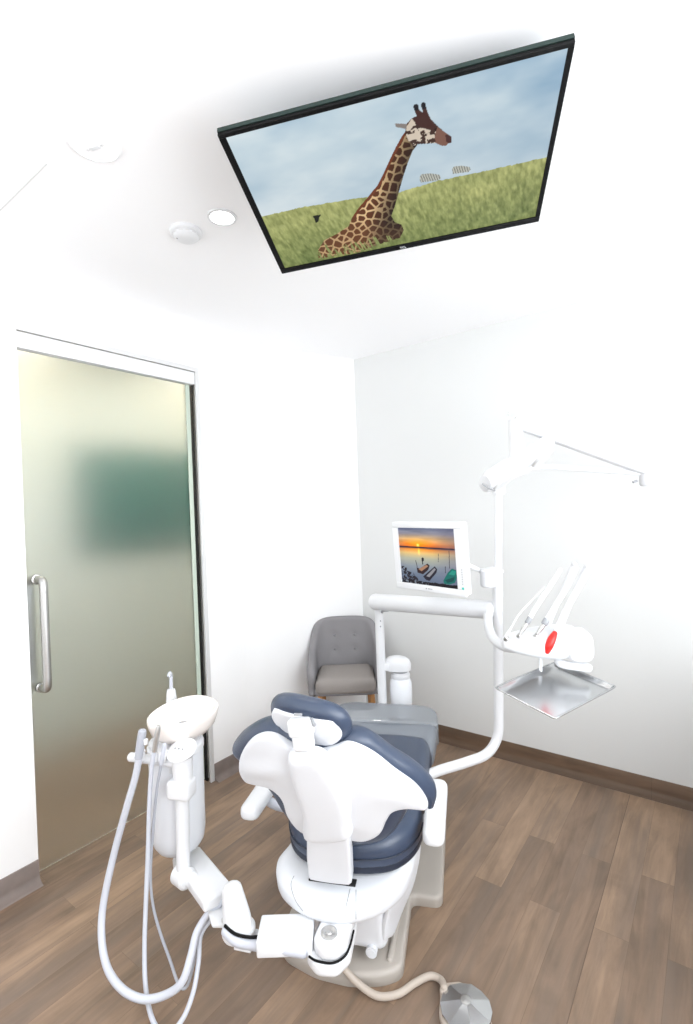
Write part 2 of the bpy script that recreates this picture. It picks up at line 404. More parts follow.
for sgn in (1, -1):
    X0, X1 = XG+sgn*0.006, XG+sgn*0.075
    tube(b, [(X0, hy, zA), (X1-sgn*0.03, hy, zA), (X1-sgn*0.006, hy, zA-0.008), (X1, hy, zA-0.04), (X1, hy, zA-0.1), (X1, hy, zB+0.1), (X1, hy, zB+0.04), (X1-sgn*0.006, hy, zB+0.008), (X1-sgn*0.03, hy, zB), (X0, hy, zB)], 0.018, n=5, cap='flat')
    for z in (zA, zB): lathe(b, [(0.024, 0), (0.024, 0.006), (0.018, 0.008)], 20, T(X0, hy, z) @ Matrix.Rotation(sgn*PI/2, 4, 'Y'))
struct('pull_handle', b, M['steel'], door)
# corridor beyond the frosted pane
b = BM(); box(b, (XH-0.05, -1.7, H/2), (0.1, 4.2, H), 0); struct('wall_corridor', b, M['hall_wall'])
b = BM(); box(b, ((XH+XD-WT)/2, -3.75, H/2), (XD-WT-XH, 0.1, H), 0); struct('wall_corridor_near', b, M['hall_wall'])
b = BM(); box(b, ((XH+XD-WT)/2, 0.35, H/2), (XD-WT-XH+0.5, 0.1, H), 0); struct('wall_corridor_end', b, M['hall_wall'])
b = BM(); box(b, ((XH+XD-WT)/2, -1.7, H+0.06), (XD-WT-XH, 4.2, 0.12), 0); struct('ceiling_corridor', b, M['ceiling'])
a0, a1 = atx(84, 460, XH+0.03), atx(192, 548, XH+0.03)
t = Thing('wall_board', 'teal green board on the corridor wall, blurred behind the frosted door', 'board', (XH+0.02, (a0[1]+a1[1])/2, (a0[2]+a1[2])/2), WORLD)
yc, zc = (a0[1]+a1[1])/2, (a0[2]+a1[2])/2; bw, bh_ = abs(a1[1]-a0[1]), abs(a1[2]-a0[2])
b = BM(); box(b, (XH+0.014, yc, zc), (0.022, bw, bh_), 0.003); t.part('panel', b, M['board'])
b = BM()
for s in (-1, 1):
    box(b, (XH+0.014, yc, zc+s*(bh_/2+0.008)), (0.028, bw+0.032, 0.016), 0.003); box(b, (XH+0.014, yc+s*(bw/2+0.008), zc), (0.028, 0.016, bh_), 0.003)
t.part('frame', b, mat('dark teal frame', (30, 70, 66), 0.5))

# unseen low cabinet, added to block window light and shade the far wall
cab = Thing('shade_cabinet', 'unseen white low cabinet with grey worktop, added to shade the far wall', 'cabinet', (2.82, -0.85, 0), WORLD)
b = BM(); box(b, (2.82, -0.85, 0.49), (0.60, 1.50, 0.78), 0.004); box(b, (2.85, -0.85, 0.05), (0.5, 1.46, 0.10), 0.002); cab.part('carcass', b, M['white'])
b = BM(); box(b, (2.81, -0.85, 0.895), (0.64, 1.52, 0.03), 0.006); cab.part('worktop', b, M['grey_trim'])
for k in range(3):
    b = BM(); y = -1.35+0.5*k; box(b, (2.511, y, 0.49), (0.018, 0.485, 0.76), 0.003); dr = cab.part('door', b, M['white'])
    b = BM(); tube(b, [(2.502, y+0.18, 0.72), (2.48, y+0.18, 0.72), (2.48, y+0.18, 0.60), (2.502, y+0.18, 0.60)], 0.005, seg=10, spline=False, cap='flat'); cab.part('handle', b, M['steel'], dr)

# ================================================================== CEILING THINGS
# --- television, hung tilted under the ceiling
TVC = Vector((1.46937, -1.84544, 2.62519))
TVR = Matrix(((0.89717, 0.40541, 0.17532), (0.43582, -0.87702, -0.20223), (0.07178, 0.25784, -0.96352)))
TVM = Matrix.Translation(TVC) @ TVR.to_4x4()
tw, th = 0.90, 0.5265
t = Thing('television', 'large black flat television hung tilted under the ceiling showing a giraffe', 'television', (0, 0, 0), TVM)
b = BM(); box(b, (0, 0, -0.013), (tw, th, 0.018), 0.003); box(b, (0, -0.03, -0.036), (tw*0.6, th*0.6, 0.032), 0.006); t.part('body', b, M['black'])
b = BM(); box(b, (0, th/2+0.0005, -0.013), (tw, 0.003, 0.014), 0); t.part('top_edge', b, M['alu'], label='dark green grey metal top edge')
def scr_uv(P, MX):
    """pixel measured on the picture -> screen coordinates"""
    n = MX.to_3x3().col[2]; o = MX.translation; out = []; inv = MX.inverted()
    for x, y in P:
        d = Vector(ray(x, y)); c = Vector(CAM); k = (o-c).dot(n)/d.dot(n); q = inv @ (c+d*k); out.append((q[0], q[1]))
    return np.array(out)
sc4 = scr_uv([(225.5, 137.5), (568.5, 46.5), (534.5, 218.5), (284.5, 266)], TVM)
sx0, sx1 = (sc4[0, 0]+sc4[3, 0])/2, (sc4[1, 0]+sc4[2, 0])/2; sy0, sy1 = (sc4[2, 1]+sc4[3, 1])/2, (sc4[0, 1]+sc4[1, 1])/2
b = BM()
box(b, (0, (th/2+sy1)/2, -0.001), (tw, th/2-sy1, 0.010), 0.0015); box(b, (0, (-th/2+sy0)/2, 0.0005), (tw, th/2+sy0, 0.013), 0.003)
box(b, ((-tw/2+sx0)/2, (sy0+sy1)/2, -0.001), (sx0+tw/2, sy1-sy0, 0.0098), 0); box(b, ((tw/2+sx1)/2, (sy0+sy1)/2, -0.001), (tw/2-sx1, sy1-sy0, 0.0098), 0)
bez = t.part('bezel', b, M['black'])
def grid_picture(t, name, x0, x1, y0, y1, nu, nv, z, paint, parent=None):
    us, vs = np.linspace(0, 1, nu), np.linspace(0, 1, nv); U, V = np.meshgrid(us, vs)
    P = np.stack([x0+(x1-x0)*U.ravel(), y0+(y1-y0)*V.ravel(), np.full(U.size, z)], 1)-np.array(t.base)
    i = np.arange(nu*nv).reshape(nv, nu); F = np.stack([i[:-1, :-1].ravel(), i[:-1, 1:].ravel(), i[1:, 1:].ravel(), i[1:, :-1].ravel()], 1)
    me = bpy.data.meshes.new(name); me.from_pydata(P.tolist(), [], F.tolist())
    c = srgb(np.clip(paint(x0+(x1-x0)*U.ravel(), y0+(y1-y0)*V.ravel(), U.ravel(), V.ravel()), 0, 255))
    at = me.color_attributes.new('Col', 'FLOAT_COLOR', 'POINT'); at.data.foreach_set('color', np.hstack([c, np.ones((len(c), 1))]).ravel().astype(np.float32))
    me.materials.append(M['screen']); o = bpy.data.objects.new(name, me); COL.objects.link(o); o.parent = parent or t.root; return o
def vnoise(x, y, seed=0):
    r = np.random.default_rng(seed).random((64, 64)); xi, yi = np.floor(x).astype(int), np.floor(y).astype(int); fx, fy = x-xi, y-yi
    fx, fy = fx*fx*(3-2*fx), fy*fy*(3-2*fy); g = lambda a, b_: r[a % 64, b_ % 64]
    return (g(xi, yi)*(1-fx)+g(xi+1, yi)*fx)*(1-fy)+(g(xi, yi+1)*(1-fx)+g(xi+1, yi+1)*fx)*fy
def fbm(x, y, seed=0, o=4): return sum(vnoise(x*2**k, y*2**k, seed+k)*0.5**k for k in range(o))/sum(0.5**k for k in range(o))
def inpoly(X, Y, P):
    ins = np.zeros(len(X), bool)
    for a, b_ in zip(P, np.roll(P, -1, 0)):
        if a[1] != b_[1]: ins ^= ((a[1] > Y) != (b_[1] > Y)) & (X < (b_[0]-a[0])*(Y-a[1])/(b_[1]-a[1])+a[0])
    return ins
def mixc(c, m, col): c[m] = col if np.ndim(col) == 1 else np.asarray(col)[m]
def gz(*P): return [(310+x/4.33, 90+y/4.33) for x, y in P]
def paint_giraffe(X, Y, U, V):
    hl = scr_uv([(264, 216), (300, 207.5), (345, 200), (400, 192), (440, 180), (480, 172), (520, 163), (546, 157)], TVM)
    hy_ = np.interp(X, hl[:, 0], hl[:, 1])
    n1 = fbm(U*5, V*6, 1); n2 = fbm(U*2.2+3, V*3, 9)
    sky = np.stack([148+62*n1+46*n2-12*V, 174+46*n1+34*n2-4*V, 194+30*n1+24*n2], 1)
    dk = np.clip((U-0.55)*1.6, 0, 1)*np.clip((V-0.5)*2, 0, 1); sky -= (dk*np.clip(1.1-n1*1.2, 0, 1))[:, None]*np.array([70, 52, 30])
    c = sky
    dd = hy_-Y+0.006*(fbm(U*90, V*3, 4)-0.5); g = dd > 0
    gn = fbm(U*120+V*14, V*26, 11); gb = fbm(U*9, V*7, 21); dep = np.clip(dd/0.22, 0, 1)
    gr = np.stack([166+84*(gn-0.5)+46*(gb-0.5)-40*dep, 170+80*(gn-0.5)+40*(gb-0.5)-32*dep, 108+64*(gn-0.5)+30*(gb-0.5)-26*dep], 1)
    mixc(c, g, gr)
    bird = scr_uv(gz((12, 545), (50, 538), (40, 550), (36, 570), (25, 575), (20, 560)), TVM); mixc(c, inpoly(X, Y, bird), np.array([34, 36, 28]))
    for zx, zy, w, h_ in ((520, 380, 46, 20), (655, 345, 40, 18)):
        z = scr_uv(gz((zx-w, zy-h_*0.2), (zx-w*0.8, zy-h_*0.8), (zx, zy-h_), (zx+w*0.9, zy-h_*0.7), (zx+w, zy), (zx+w*0.8, zy+h_*0.5), (zx-w*0.6, zy+h_*0.9), (zx-w*0.9, zy+h_)), TVM)
        m = inpoly(X, Y, z); st = (np.sin(X*900+Y*250) > 0)[:, None]
        mixc(c, m, np.where(st, np.array([[196, 196, 184]]), np.array([[124, 128, 124]])))
    body = scr_uv(gz((440, 122), (415, 150), (368, 145), (372, 158), (415, 166), (412, 180), (400, 196), (372, 246), (345, 302), (318, 362), (292, 412), (252, 462), (210, 510), (182, 552), (168, 588), (120, 620), (62, 650), (36, 690), (36, 730),
        (200, 705), (300, 668), (390, 640), (406, 606), (396, 582), (368, 572), (352, 545), (368, 500), (385, 440), (405, 370), (425, 310), (445, 262), (466, 234), (502, 232), (545, 229), (570, 241), (588, 241), (600, 230), (613, 226), (613, 202), (584, 182), (552, 155), (522, 124), (508, 92), (498, 57), (483, 56), (482, 72), (490, 98), (472, 84), (468, 64), (450, 66), (450, 82), (462, 112)), TVM)
    m = inpoly(X, Y, body)
    # coat: cream net between brown patches
    ax = scr_uv(gz((300, 560), (420, 200)), TVM); d = ax[1]-ax[0]; Lx = np.linalg.norm(d); d /= Lx; nrm = np.array([d[1], -d[0]])
    a = ((X-ax[0, 0])*d[0]+(Y-ax[0, 1])*d[1]); w = ((X-ax[0, 0])*nrm[0]+(Y-ax[0, 1])*nrm[1])
    sc = 0.020+0.006*np.clip(1-a/Lx, 0, 1.6); sc = np.where(a < 0.0, 0.017, sc)
    cr = np.random.default_rng(5); pa, pw = a/0.027, w/0.025
    f1 = np.full(len(X), 9.0); f2 = np.full(len(X), 9.0); ia, iw = np.floor(pa), np.floor(pw)
    jit = cr.random((64, 64, 2))*0.8+0.1
    for i in (-1, 0, 1):
        for j in (-1, 0, 1):
            q = jit[(ia+i).astype(int) % 64, (iw+j).astype(int) % 64]; dd_ = np.hypot(ia+i+q[:, 0]-pa, iw+j+q[:, 1]-pw)
            f2 = np.where(dd_ < f1, f1, np.minimum(f2, dd_)); f1 = np.minimum(f1, dd_)
    patch = (f2-f1) > 0.20
    shade = np.clip(0.72-w*9, 0.42, 1.05)
    coat = np.where(patch[:, None], np.array([[92, 52, 28]]), np.array([[214, 182, 136]]))*shade[:, None]
    low = np.clip(-a/0.05, 0, 1)[:, None]; coat = coat*(1-0.30*low)+np.array([[120, 84, 54]])*0.30*low
    mixc(c, m, coat)
    mane = scr_uv(gz((412, 180), (400, 196), (372, 246), (345, 302), (318, 362), (292, 412), (252, 462), (210, 510), (182, 552), (196, 550), (222, 512), (262, 468), (304, 416), (330, 362), (356, 304), (384, 250), (408, 206)), TVM)
    mixc(c, inpoly(X, Y, mane), np.array([112, 58, 34]))
    head = scr_uv(gz((440, 122), (418, 160), (414, 190), (425, 216), (445, 240), (466, 234), (502, 232), (545, 229), (540, 205), (545, 180), (520, 150), (480, 130)), TVM)
    mh = inpoly(X, Y, head); nh = fbm(U*70, V*50, 31); mixc(c, mh, np.where((nh > 0.5)[:, None], np.array([[212, 198, 180]]), np.array([[66, 46, 38]])))
    dark = scr_uv(gz((440, 122), (455, 140), (490, 165), (530, 175), (552, 158), (522, 124), (508, 92), (498, 57), (483, 56), (482, 72), (490, 98), (472, 84), (468, 64), (450, 66), (450, 82), (462, 112)), TVM)
    mixc(c, inpoly(X, Y, dark), np.array([70, 42, 36]))
    mixc(c, inpoly(X, Y, scr_uv(gz((420, 146), (366, 144), (374, 160), (418, 168)), TVM)), np.array([136, 128, 122]))
    muz = scr_uv(gz((545, 180), (540, 205), (545, 229), (570, 241), (588, 241), (600, 230), (613, 226), (613, 202), (584, 182), (552, 158)), TVM); mixc(c, inpoly(X, Y, muz), np.array([126, 90, 76]))
    nose = scr_uv(gz((586, 195), (590, 222), (600, 230), (613, 226), (613, 202), (598, 190)), TVM); mixc(c, inpoly(X, Y, nose), np.array([74, 44, 40]))
    for P in (((450, 62), (446, 74), (456, 90), (472, 86), (470, 66), (462, 60)), ((484, 54), (480, 66), (490, 84), (504, 78), (500, 58), (492, 52))):
        mixc(c, inpoly(X, Y, scr_uv(gz(*P), TVM)), np.array([24, 22, 26]))
    # grass blades in front of the lying body
    fr = m & (a < 0.0) & (fbm(U*140+V*20, V*12, 41) > 0.52+np.clip((V-0.03)*2.6, 0, 0.5)); mixc(c, fr, gr)
    return c
grid_picture(t, 'screen', sx0, sx1, sy0, sy1, 520, 300, 0.0006, paint_giraffe)
def text_mesh(s, size, depth=0.0006):
    cu = bpy.data.curves.new('lettering', 'FONT'); cu.body = s; cu.size = size; cu.extrude = depth; cu.align_x = 'CENTER'; cu.align_y = 'CENTER'
    o = bpy.data.objects.new('lettering', cu); COL.objects.link(o); bpy.context.view_layer.update()
    me = o.evaluated_get(bpy.context.evaluated_depsgraph_get()).to_mesh(); b = bmesh.new(); b.from_mesh(me); o.to_mesh_clear()
    bpy.data.objects.remove(o); bpy.data.curves.remove(cu); return b
lp = scr_uv([(403, 246.5)], TVM)[0]
b = text_mesh('TCL', 0.012); b.transform(T(lp[0], (-th/2+sy0)/2, 0.0072)); t.part('logo', b, M['logo'], bez)
b = BM(); zc = (TVR.inverted() @ (Vector((0, 0, 1)))); box(b, (0.0, -0.02, -0.085), (0.28, 0.2, 0.05), 0.006); t.part('mount', b, M['black'])

# --- round ceiling fittings
def ceil_thing(name, label, cat, px, z=H): p = atz(px[0], px[1], z); return Thing(name, label, cat, (p[0], p[1], H), WORLD), p
t, p = ceil_thing('ceiling_speaker', 'flat round white ceiling disc with small centre slot, nearest the photo edge', 'ceiling speaker', (95, 144))
b = BM(); lathe(b, [(0.076, 0), (0.076, -0.003), (0.072, -0.008), (0.066, -0.010), (0.064, -0.008), (0.03, -0.010), (0.0, -0.010)], 48, T(p[0], p[1], H)); t.part('cover', b, M['ceiling'])
b = BM(); box(b, (p[0], p[1], H-0.0115), (0.034, 0.016, 0.004), 0.002, rot=Matrix.Rotation(0.3, 3, 'Z')); t.part('centre_clip', b, M['white'])
for s in (-1, 1):
    b = BM(); box(b, (p[0]+s*0.026, p[1]+s*0.008, H-0.0115), (0.008, 0.006, 0.003), 0.001); t.part('screw', b, M['grey_trim'])
t, p = ceil_thing('smoke_detector', 'small white domed smoke detector beside the lit downlight', 'smoke detector', (186, 231))
b = BM(); lathe(b, [(0.064, 0), (0.064, -0.012), (0.060, -0.016), (0.056, -0.018)], 40, T(p[0], p[1], H)); t.part('base', b, M['white'])
b = BM(); lathe(b, [(0.052, -0.016), (0.050, -0.026), (0.042, -0.033), (0.028, -0.037), (0.0, -0.038)], 40, T(p[0], p[1], H)); dome = t.part('dome', b, M['white'])
b = BM()
for k in range(12):
    a = k*PI/6; box(b, (p[0]+0.0505*math.cos(a), p[1]+0.0505*math.sin(a), H-0.021), (0.004, 0.016, 0.005), 0.001, rot=Matrix.Rotation(a, 3, 'Z'))
t.part('vent', b, M['grey_trim'], dome)
b = BM(); box(b, (p[0]-0.02, p[1]-0.030, H-0.0350), (0.006, 0.006, 0.004), 0.001); t.part('indicator', b, M['mid_grey'], dome)
DL = atz(222, 217, H)
t = Thing('downlight', 'small lit round downlight recessed in the ceiling beside the television', 'downlight', (DL[0], DL[1], H), WORLD)
b = BM(); lathe(b, [(0.045, -0.001), (0.046, -0.005), (0.056, -0.004), (0.058, 0.0), (0.045, 0.0)], 40, T(DL[0], DL[1], H)); t.part('trim_ring', b, M['white'])
b = BM(); lathe(b, [(0.045, 0.0), (0.045, -0.003), (0.0, -0.003)], 40, T(DL[0], DL[1], H)); t.part('diffuser', b, M['lamp'])
for i, (px, lab) in enumerate((((30, 352), 'warm corridor downlight glowing at the top left of the frosted door'), ((184, 392), 'warm corridor downlight glowing at the top right of the frosted door'))):
    q = atz(px[0], px[1], H); q[0] = max(q[0], XH+0.25)
    t = Thing('corridor_downlight', lab, 'downlight', (q[0], q[1], H), WORLD, 'corridor downlights')
    b = BM(); lathe(b, [(0.075, -0.001), (0.076, -0.005), (0.09, -0.004), (0.092, 0.0), (0.075, 0.0)], 32, T(q[0], q[1], H)); t.part('trim_ring', b, M['white'])
    b = BM(); lathe(b, [(0.075, 0.0), (0.075, -0.004), (0.06, -0.024), (0.03, -0.034), (0.0, -0.036)], 32, T(q[0], q[1], H)); t.part('diffuser', b, M['lamp_warm'])

# ================================================================== DENTAL CHAIR
chair = Thing('dental_chair', 'slate blue and white dental chair seen from behind on a taupe floor plate', 'dental chair', (0, 0.2, 0))
flat = lambda u, v, w, d: (u, v, w)
# floor plate
b = BM()
ol = rounded([(0.232, -0.045), (0.232, 0.285), (0.357, 0.285), (0.357, 0.86), (-0.357, 0.86), (-0.357, 0.285), (-0.240, 0.285), (-0.240, -0.01), (-0.19, -0.06), (-0.07, -0.100), (0.056, -0.108), (0.17, -0.085)], [0.05, 0.03, 0.04, 0.05, 0.05, 0.04, 0.03, 0.06, 0.1, 0.2, 0.2, 0.2])
slab(b, ol, 0.0, 0.048, 0.003, 0.016, flat, step=0.012, grid=0.05)
plate = chair.part('floor_plate', b, M['taupe'])
for s in (-1, 1):
    b = BM(); tube(b, [(s*0.185, -0.03, 0.047), (s*0.188, 0.10, 0.049), (s*0.188, 0.26, 0.049)], 0.012, seg=12); chair.part('plate_rib', b, M['taupe'], plate)
for s in (-1, 1):
    b = BM(); obox(b, (s*0.16, 0.12, 0.05), (s*0.16, 0.34, 0.30), 0.045, 0.06, 0.012, ext=0.02); chair.part('lift_arm', b, M['taupe'])
# white housing under the seat
b = BM(); box(b, (0.03, 0.20, 0.205), (0.30, 0.50, 0.25), 0.035, 5); hous = chair.part('lower_housing', b, M['plastic'])
b = BM(); tube(b, [(0.126, -0.062, 0.092), (0.126, 0.0, 0.092)], 0.020, seg=24, cap='flat'); tube(b, [(0.126, -0.065, 0.092), (0.126, -0.061, 0.092)], 0.014, seg=24, cap='flat'); chair.part('drain_socket', b, M['plastic'], hous)
b = BM(); obox(b, (0.185, -0.02, 0.18), (0.185, -0.02, 0.21), 0.008, 0.02, 0.002, up=(0, 1, 0)); chair.part('housing_gap', b, M['dark'], hous); b = BM(); obox(b, (0.05, -0.0535, 0.12), (0.05, -0.0535, 0.26), 0.003, 0.004, 0.001, up=(0, 1, 0)); chair.part('housing_gap', b, M['dark'], hous)
# rounded seat tub
def tub_fn(u, v, w, d):
    k = np.clip((0.12-v)/0.34, 0, 1); top = (w-0.27)/0.135
    return (u*(1-0.05*(1-top)), v, w-top*0.042*k+0.018*k*(1-top))
ol = catmull([(0.29, 0.60), (0.295, 0.30), (0.29, 0.10), (0.268, -0.03), (0.215, -0.125), (0.13, -0.19), (0.02, -0.215), (-0.085, -0.195), (-0.170, -0.145), (-0.212, -0.085), (-0.222, -0.03), (-0.205, 0.03), (-0.195, 0.13), (-0.190, 0.30), (-0.20, 0.60)], 6)
b = BM(); slab(b, ol, 0.27, 0.405, 0.05, 0.045, tub_fn, step=0.014, grid=0.04); tub = chair.part('seat_tub', b, M['plastic'])
from mathutils.bvhtree import BVHTree
bv = BVHTree.FromPolygons([v.co for v in tub.data.vertices], [tuple(p.vertices) for p in tub.data.polygons])
def on_tub(x, y):
    d = ray(x, y); hit = bv.ray_cast(Vector(loc(CAM))-chair.base, Vector((d@RV, d@FV, d[2])).normalized())[0]
    return None if hit is None else np.array(hit+chair.base)
for pts in ([(294, 876), (291, 884), (293, 894), (297, 903), (303, 911)], [(356, 890), (356, 900), (356, 910), (356, 919)], [(350, 889), (348, 898), (346, 907), (345, 916)]):
    P = [q for q in (on_tub(*p) for p in pts) if q is not None]
    if len(P) > 2: b = BM(); tube(b, P, 0.0013, seg=8, n=4); chair.part('seam', b, M['mid_grey'], tub)
b = BM()
box(b, (0.012, -0.118, 0.3735), (0.165, 0.030, 0.012), 0.002); chair.part('bracket_slot', b, M['dark'], tub)
# curved side cover, right
b = BM(); prs = [((.250, -.03, .415), (.297, .12, .41)), ((.222, -.04, .345), (.288, .12, .32)), ((.200, -.05, .27), (.262, .11, .22)), ((.178, -.05, .19), (.225, .08, .15)), ((.171, -.045, .13), (.192, .02, .095))]
ns = catmull([p[0] for p in prs], 5); fs_ = catmull([p[1] for p in prs], 5); secs = []
for k, (n_, f_) in enumerate(zip(ns, fs_)):
    ax_ = (f_-n_)/2; iw = np.array([-ax_[1], ax_[0], 0]); iw /= np.linalg.norm(iw); w_ = 0.012 if k < len(ns)-1 else 0.008; secs.append(ell((n_+f_)/2+iw*0.006, ax_, iw*w_, 28, 4.0))
loft(b, secs); chair.part('side_cover', b, M['plastic'])
# seat cushion
def seat_fn(u, v, w, d):
    return (u, v, w-(0.022*math.exp(-(u/0.13)**2) if w > 0.46 else 0)*min(1, d/0.06)+0.012*max(0, (v-0.45)/0.3)**2)
ol = catmull([(0.30, 0.66), (0.305, 0.40), (0.303, 0.15), (0.285, 0.03), (0.225, -0.06), (0.135, -0.098), (0.03, -0.105), (-0.07, -0.09), (-0.15, -0.04), (-0.20, 0.05), (-0.225, 0.18), (-0.255, 0.42), (-0.270, 0.66), (-0.20, 0.715), (0.0, 0.73), (0.22, 0.715)], 5, True)
b = BM(); slab(b, ol, 0.402, 0.515, 0.012, 0.05, seat_fn, step=0.013, grid=0.025); seat = chair.part('seat_cushion', b, M['vinyl'])
b = BM(); pp = resample(ol, 0.02); ring = [(p[0]*1.004, p[1]*1.004-0.001, 0.447) for p in pp]; ring.append(ring[0]); tube(b, ring, 0.0035, seg=8, spline=False, cap='flat'); chair.part('piping', b, M['vinyl_dark'], seat)
b = BM(); slab(b, np.array(ol)*1.004, 0.394, 0.424, 0.008, 0.006, flat, step=0.013, grid=0.05); chair.part('cushion_rim', b, M['vinyl_dark'], seat, label='dark navy lower rim')
# leg rest and its glossy foot cover
ol = rounded([(0.315, 0.66), (0.325, 0.95), (0.30, 1.13), (-0.26, 1.13), (-0.285, 0.95), (-0.275, 0.66)], [0.03, 0.2, 0.15, 0.15, 0.2, 0.03])
def leg_fn(u, v, w, d): return (u, v, w-(0.016*math.exp(-((u-0.02)/0.16)**2) if w > 0.44 else 0)*min(1, d/0.07))
b = BM(); slab(b, ol, 0.38, 0.487, 0.02, 0.045, leg_fn, step=0.014, grid=0.035); leg = chair.part('leg_rest', b, M['vinyl_sheen'])
ol = rounded([(0.330, 0.90), (0.310, 1.145), (-0.265, 1.145), (-0.29, 0.90)], [0.02, 0.16, 0.16, 0.02])
b = BM(); slab(b, ol, 0.372, 0.4925, 0.01, 0.016, flat, step=0.012, grid=0.04); chair.part('foot_cover', b, M['cover'], leg, label='clear glossy foot cover')
b = BM(); box(b, (0.02, 0.75, 0.365), (0.40, 0.62, 0.05), 0.02, 4); chair.part('leg_rest_frame', b, M['plastic'])
# backrest: curved shell
A0 = np.array([0, -0.11, 0.35]); VD = np.array([0, -0.374, 0.927]); VD /= np.linalg.norm(VD); NB = np.array([0, -VD[2], VD[1]]); SCN = 0.045; KC = 0.55
def back_fn(u, v, w, d=0): return tuple(A0+np.array([u, 0, 0])+VD*v+NB*(w-KC*(u-SCN)**2))
def bpx(pts, w0):
    out = []; c0 = loc(CAM)
    for x, y in pts:
        d = ray(x, y); d = np.array([d@RV, d@FV, d[2]]); s = 0.0
        for _ in range(30):
            off = w0-KC*(s-SCN)**2; k = ((A0+NB*off-c0)@NB)/(d@NB); P = c0+d*k; s = 0.5*s+0.5*P[0]
        out.append((P[0], (P-A0)@VD))
    return out
cush = [(234.4, 749), (236, 740), (245.6, 731), (262.5, 722), (279, 722), (287, 727), (312, 730), (336, 734), (351, 731), (367.5, 735), (381, 744), (396, 755), (411, 764), (427.5, 777), (436, 790), (435.5, 800), (430, 807)]
cu = bpx(cush, -0.05)
lower = [(0.315, 0.375), (0.27, 0.29), (0.20, 0.20), (0.05, 0.165), (-0.08, 0.19), (-0.145, 0.28), (-0.18, 0.37), (-0.235, 0.43)]
ol = catmull(cu+lower, 5, True)
def cush_fn(u, v, w, d): return back_fn(u, v, w+0.012*max(0, 1-d/0.08)*0+0.0)
b = BM(); slab(b, ol, -0.105, -0.018, 0.048, 0.03, cush_fn, step=0.011, grid=0.022); bk = chair.part('back_cushion', b, M['vinyl'])
shell = [(302, 752), (290, 747), (275.7, 738.5), (262.5, 736.7), (249.4, 743), (240, 757), (238.5, 770), (242, 778.5), (248.5, 784), (269, 789), (281, 800), (287, 817), (300, 832), (325, 839), (347.6, 840.7), (364.6, 842), (379.7, 835), (386.5, 821.5), (393.4, 812.5), (407, 809.7), (424, 811), (428, 808), (423, 797.5), (412.5, 786), (394, 773), (375, 758), (358, 749), (345, 746), (334, 750), (318, 753)]
so = catmull(bpx(shell, 0.0), 4, True)
def shell_fn(u, v, w, d):
    # a soft crease runs in from the left wing
    cr = 0.010*math.exp(-((v-0.50-0.35*(u+0.2))/0.028)**2)*max(0, min(1, (-0.05-u)/0.06))*min(1, d/0.02) if w > -0.004 else 0
    return back_fn(u, v, w+cr+0.012*min(1, d/0.09))
b = BM(); slab(b, so, -0.024, 0.004, 0.006, 0.012, shell_fn, step=0.009, grid=0.018); sh = chair.part('back_shell', b, M['plastic'])
# spine fairing and the bracket that carries the back
sp = bpx([(288, 757), (300, 752), (312, 752), (323, 756), (335, 772), (349, 800), (350, 822), (349, 838), (306, 838), (303, 818), (298, 799), (291, 778)], 0.03)
b = BM(); slab(b, catmull(sp, 4, True), -0.005, 0.040, 0.0, 0.030, lambda u, v, w, d: back_fn(u, v, w+0.012), step=0.009, grid=0.018); chair.part('spine_cover', b, M['plastic'], sh)
sp = bpx([(306, 838), (348, 838), (350, 862), (351, 887), (308, 881), (306, 860)], 0.04)
b = BM(); slab(b, rounded(sp, 0.006), -0.012, 0.038, 0.006, 0.010, back_fn, step=0.009, grid=0.02); chair.part('back_bracket', b, M['plastic'])
# headrest
HC = np.array([0.010, -0.322, 1.020]); hv = np.array([0, -0.46, 0.89]); hv /= np.linalg.norm(hv); hn = np.array([0, -hv[2], hv[1]]); hs = np.array([0.98, -0.17, -0.075]); hs /= np.linalg.norm(hs); hv = hv-hs*(hv@hs); hv /= np.linalg.norm(hv); hn = np.cross(hs, hv)
def head_fn(u, v, w, d=0): return tuple(HC+hs*u+hv*v+hn*(w-0.9*u*u))
ol = catmull([(0.136, -0.012), (0.124, 0.034), (0.09, 0.064), (0.045, 0.077), (0, 0.080), (-0.045, 0.077), (-0.09, 0.062), (-0.122, 0.032), (-0.134, -0.006), (-0.120, -0.044), (-0.082, -0.074), (0, -0.09), (0.082, -0.080), (0.122, -0.052)], 5, True)
b = BM(); slab(b, ol, -0.034, 0.028, 0.031, 0.031, head_fn, step=0.008, grid=0.016); hr = chair.part('headrest', b, M['vinyl'])
ol = catmull([(0.118, -0.010), (0.106, 0.024), (0.075, 0.042), (-0.075, 0.042), (-0.106, 0.022), (-0.116, -0.008), (-0.10, -0.040), (-0.06, -0.064), (0.06, -0.068), (0.104, -0.044)], 5, True)
b = BM(); slab(b, ol, 0.016, 0.036, 0.0, 0.010, head_fn, step=0.008, grid=0.016); chair.part('headrest_back', b, M['plastic'], hr)
b = BM()
p0, p1 = lt(300, 719, -0.372), lt(305, 750, -0.372)
obox(b, p0+np.array([0, 0.0, 0.006]), p0*0.45+p1*0.55, 0.074, 0.052, 0.014, up=(0, -0.85, -0.5), ext=0.0, seg=4); obox(b, p0*0.6+p1*0.4, p1, 0.060, 0.046, 0.014, up=(0, -0.85, -0.5), seg=4)
lk = chair.part('headrest_link', b, M['white'])
b = BM(); q = lt(305, 752, -0.365); obox(b, q+np.array([0, 0, 0.02]), q-np.array([0, -0.005, 0.022]), 0.030, 0.014, 0.003, up=(0, -1, 0)); chair.part('headrest_stem', b, M['steel'], lk)
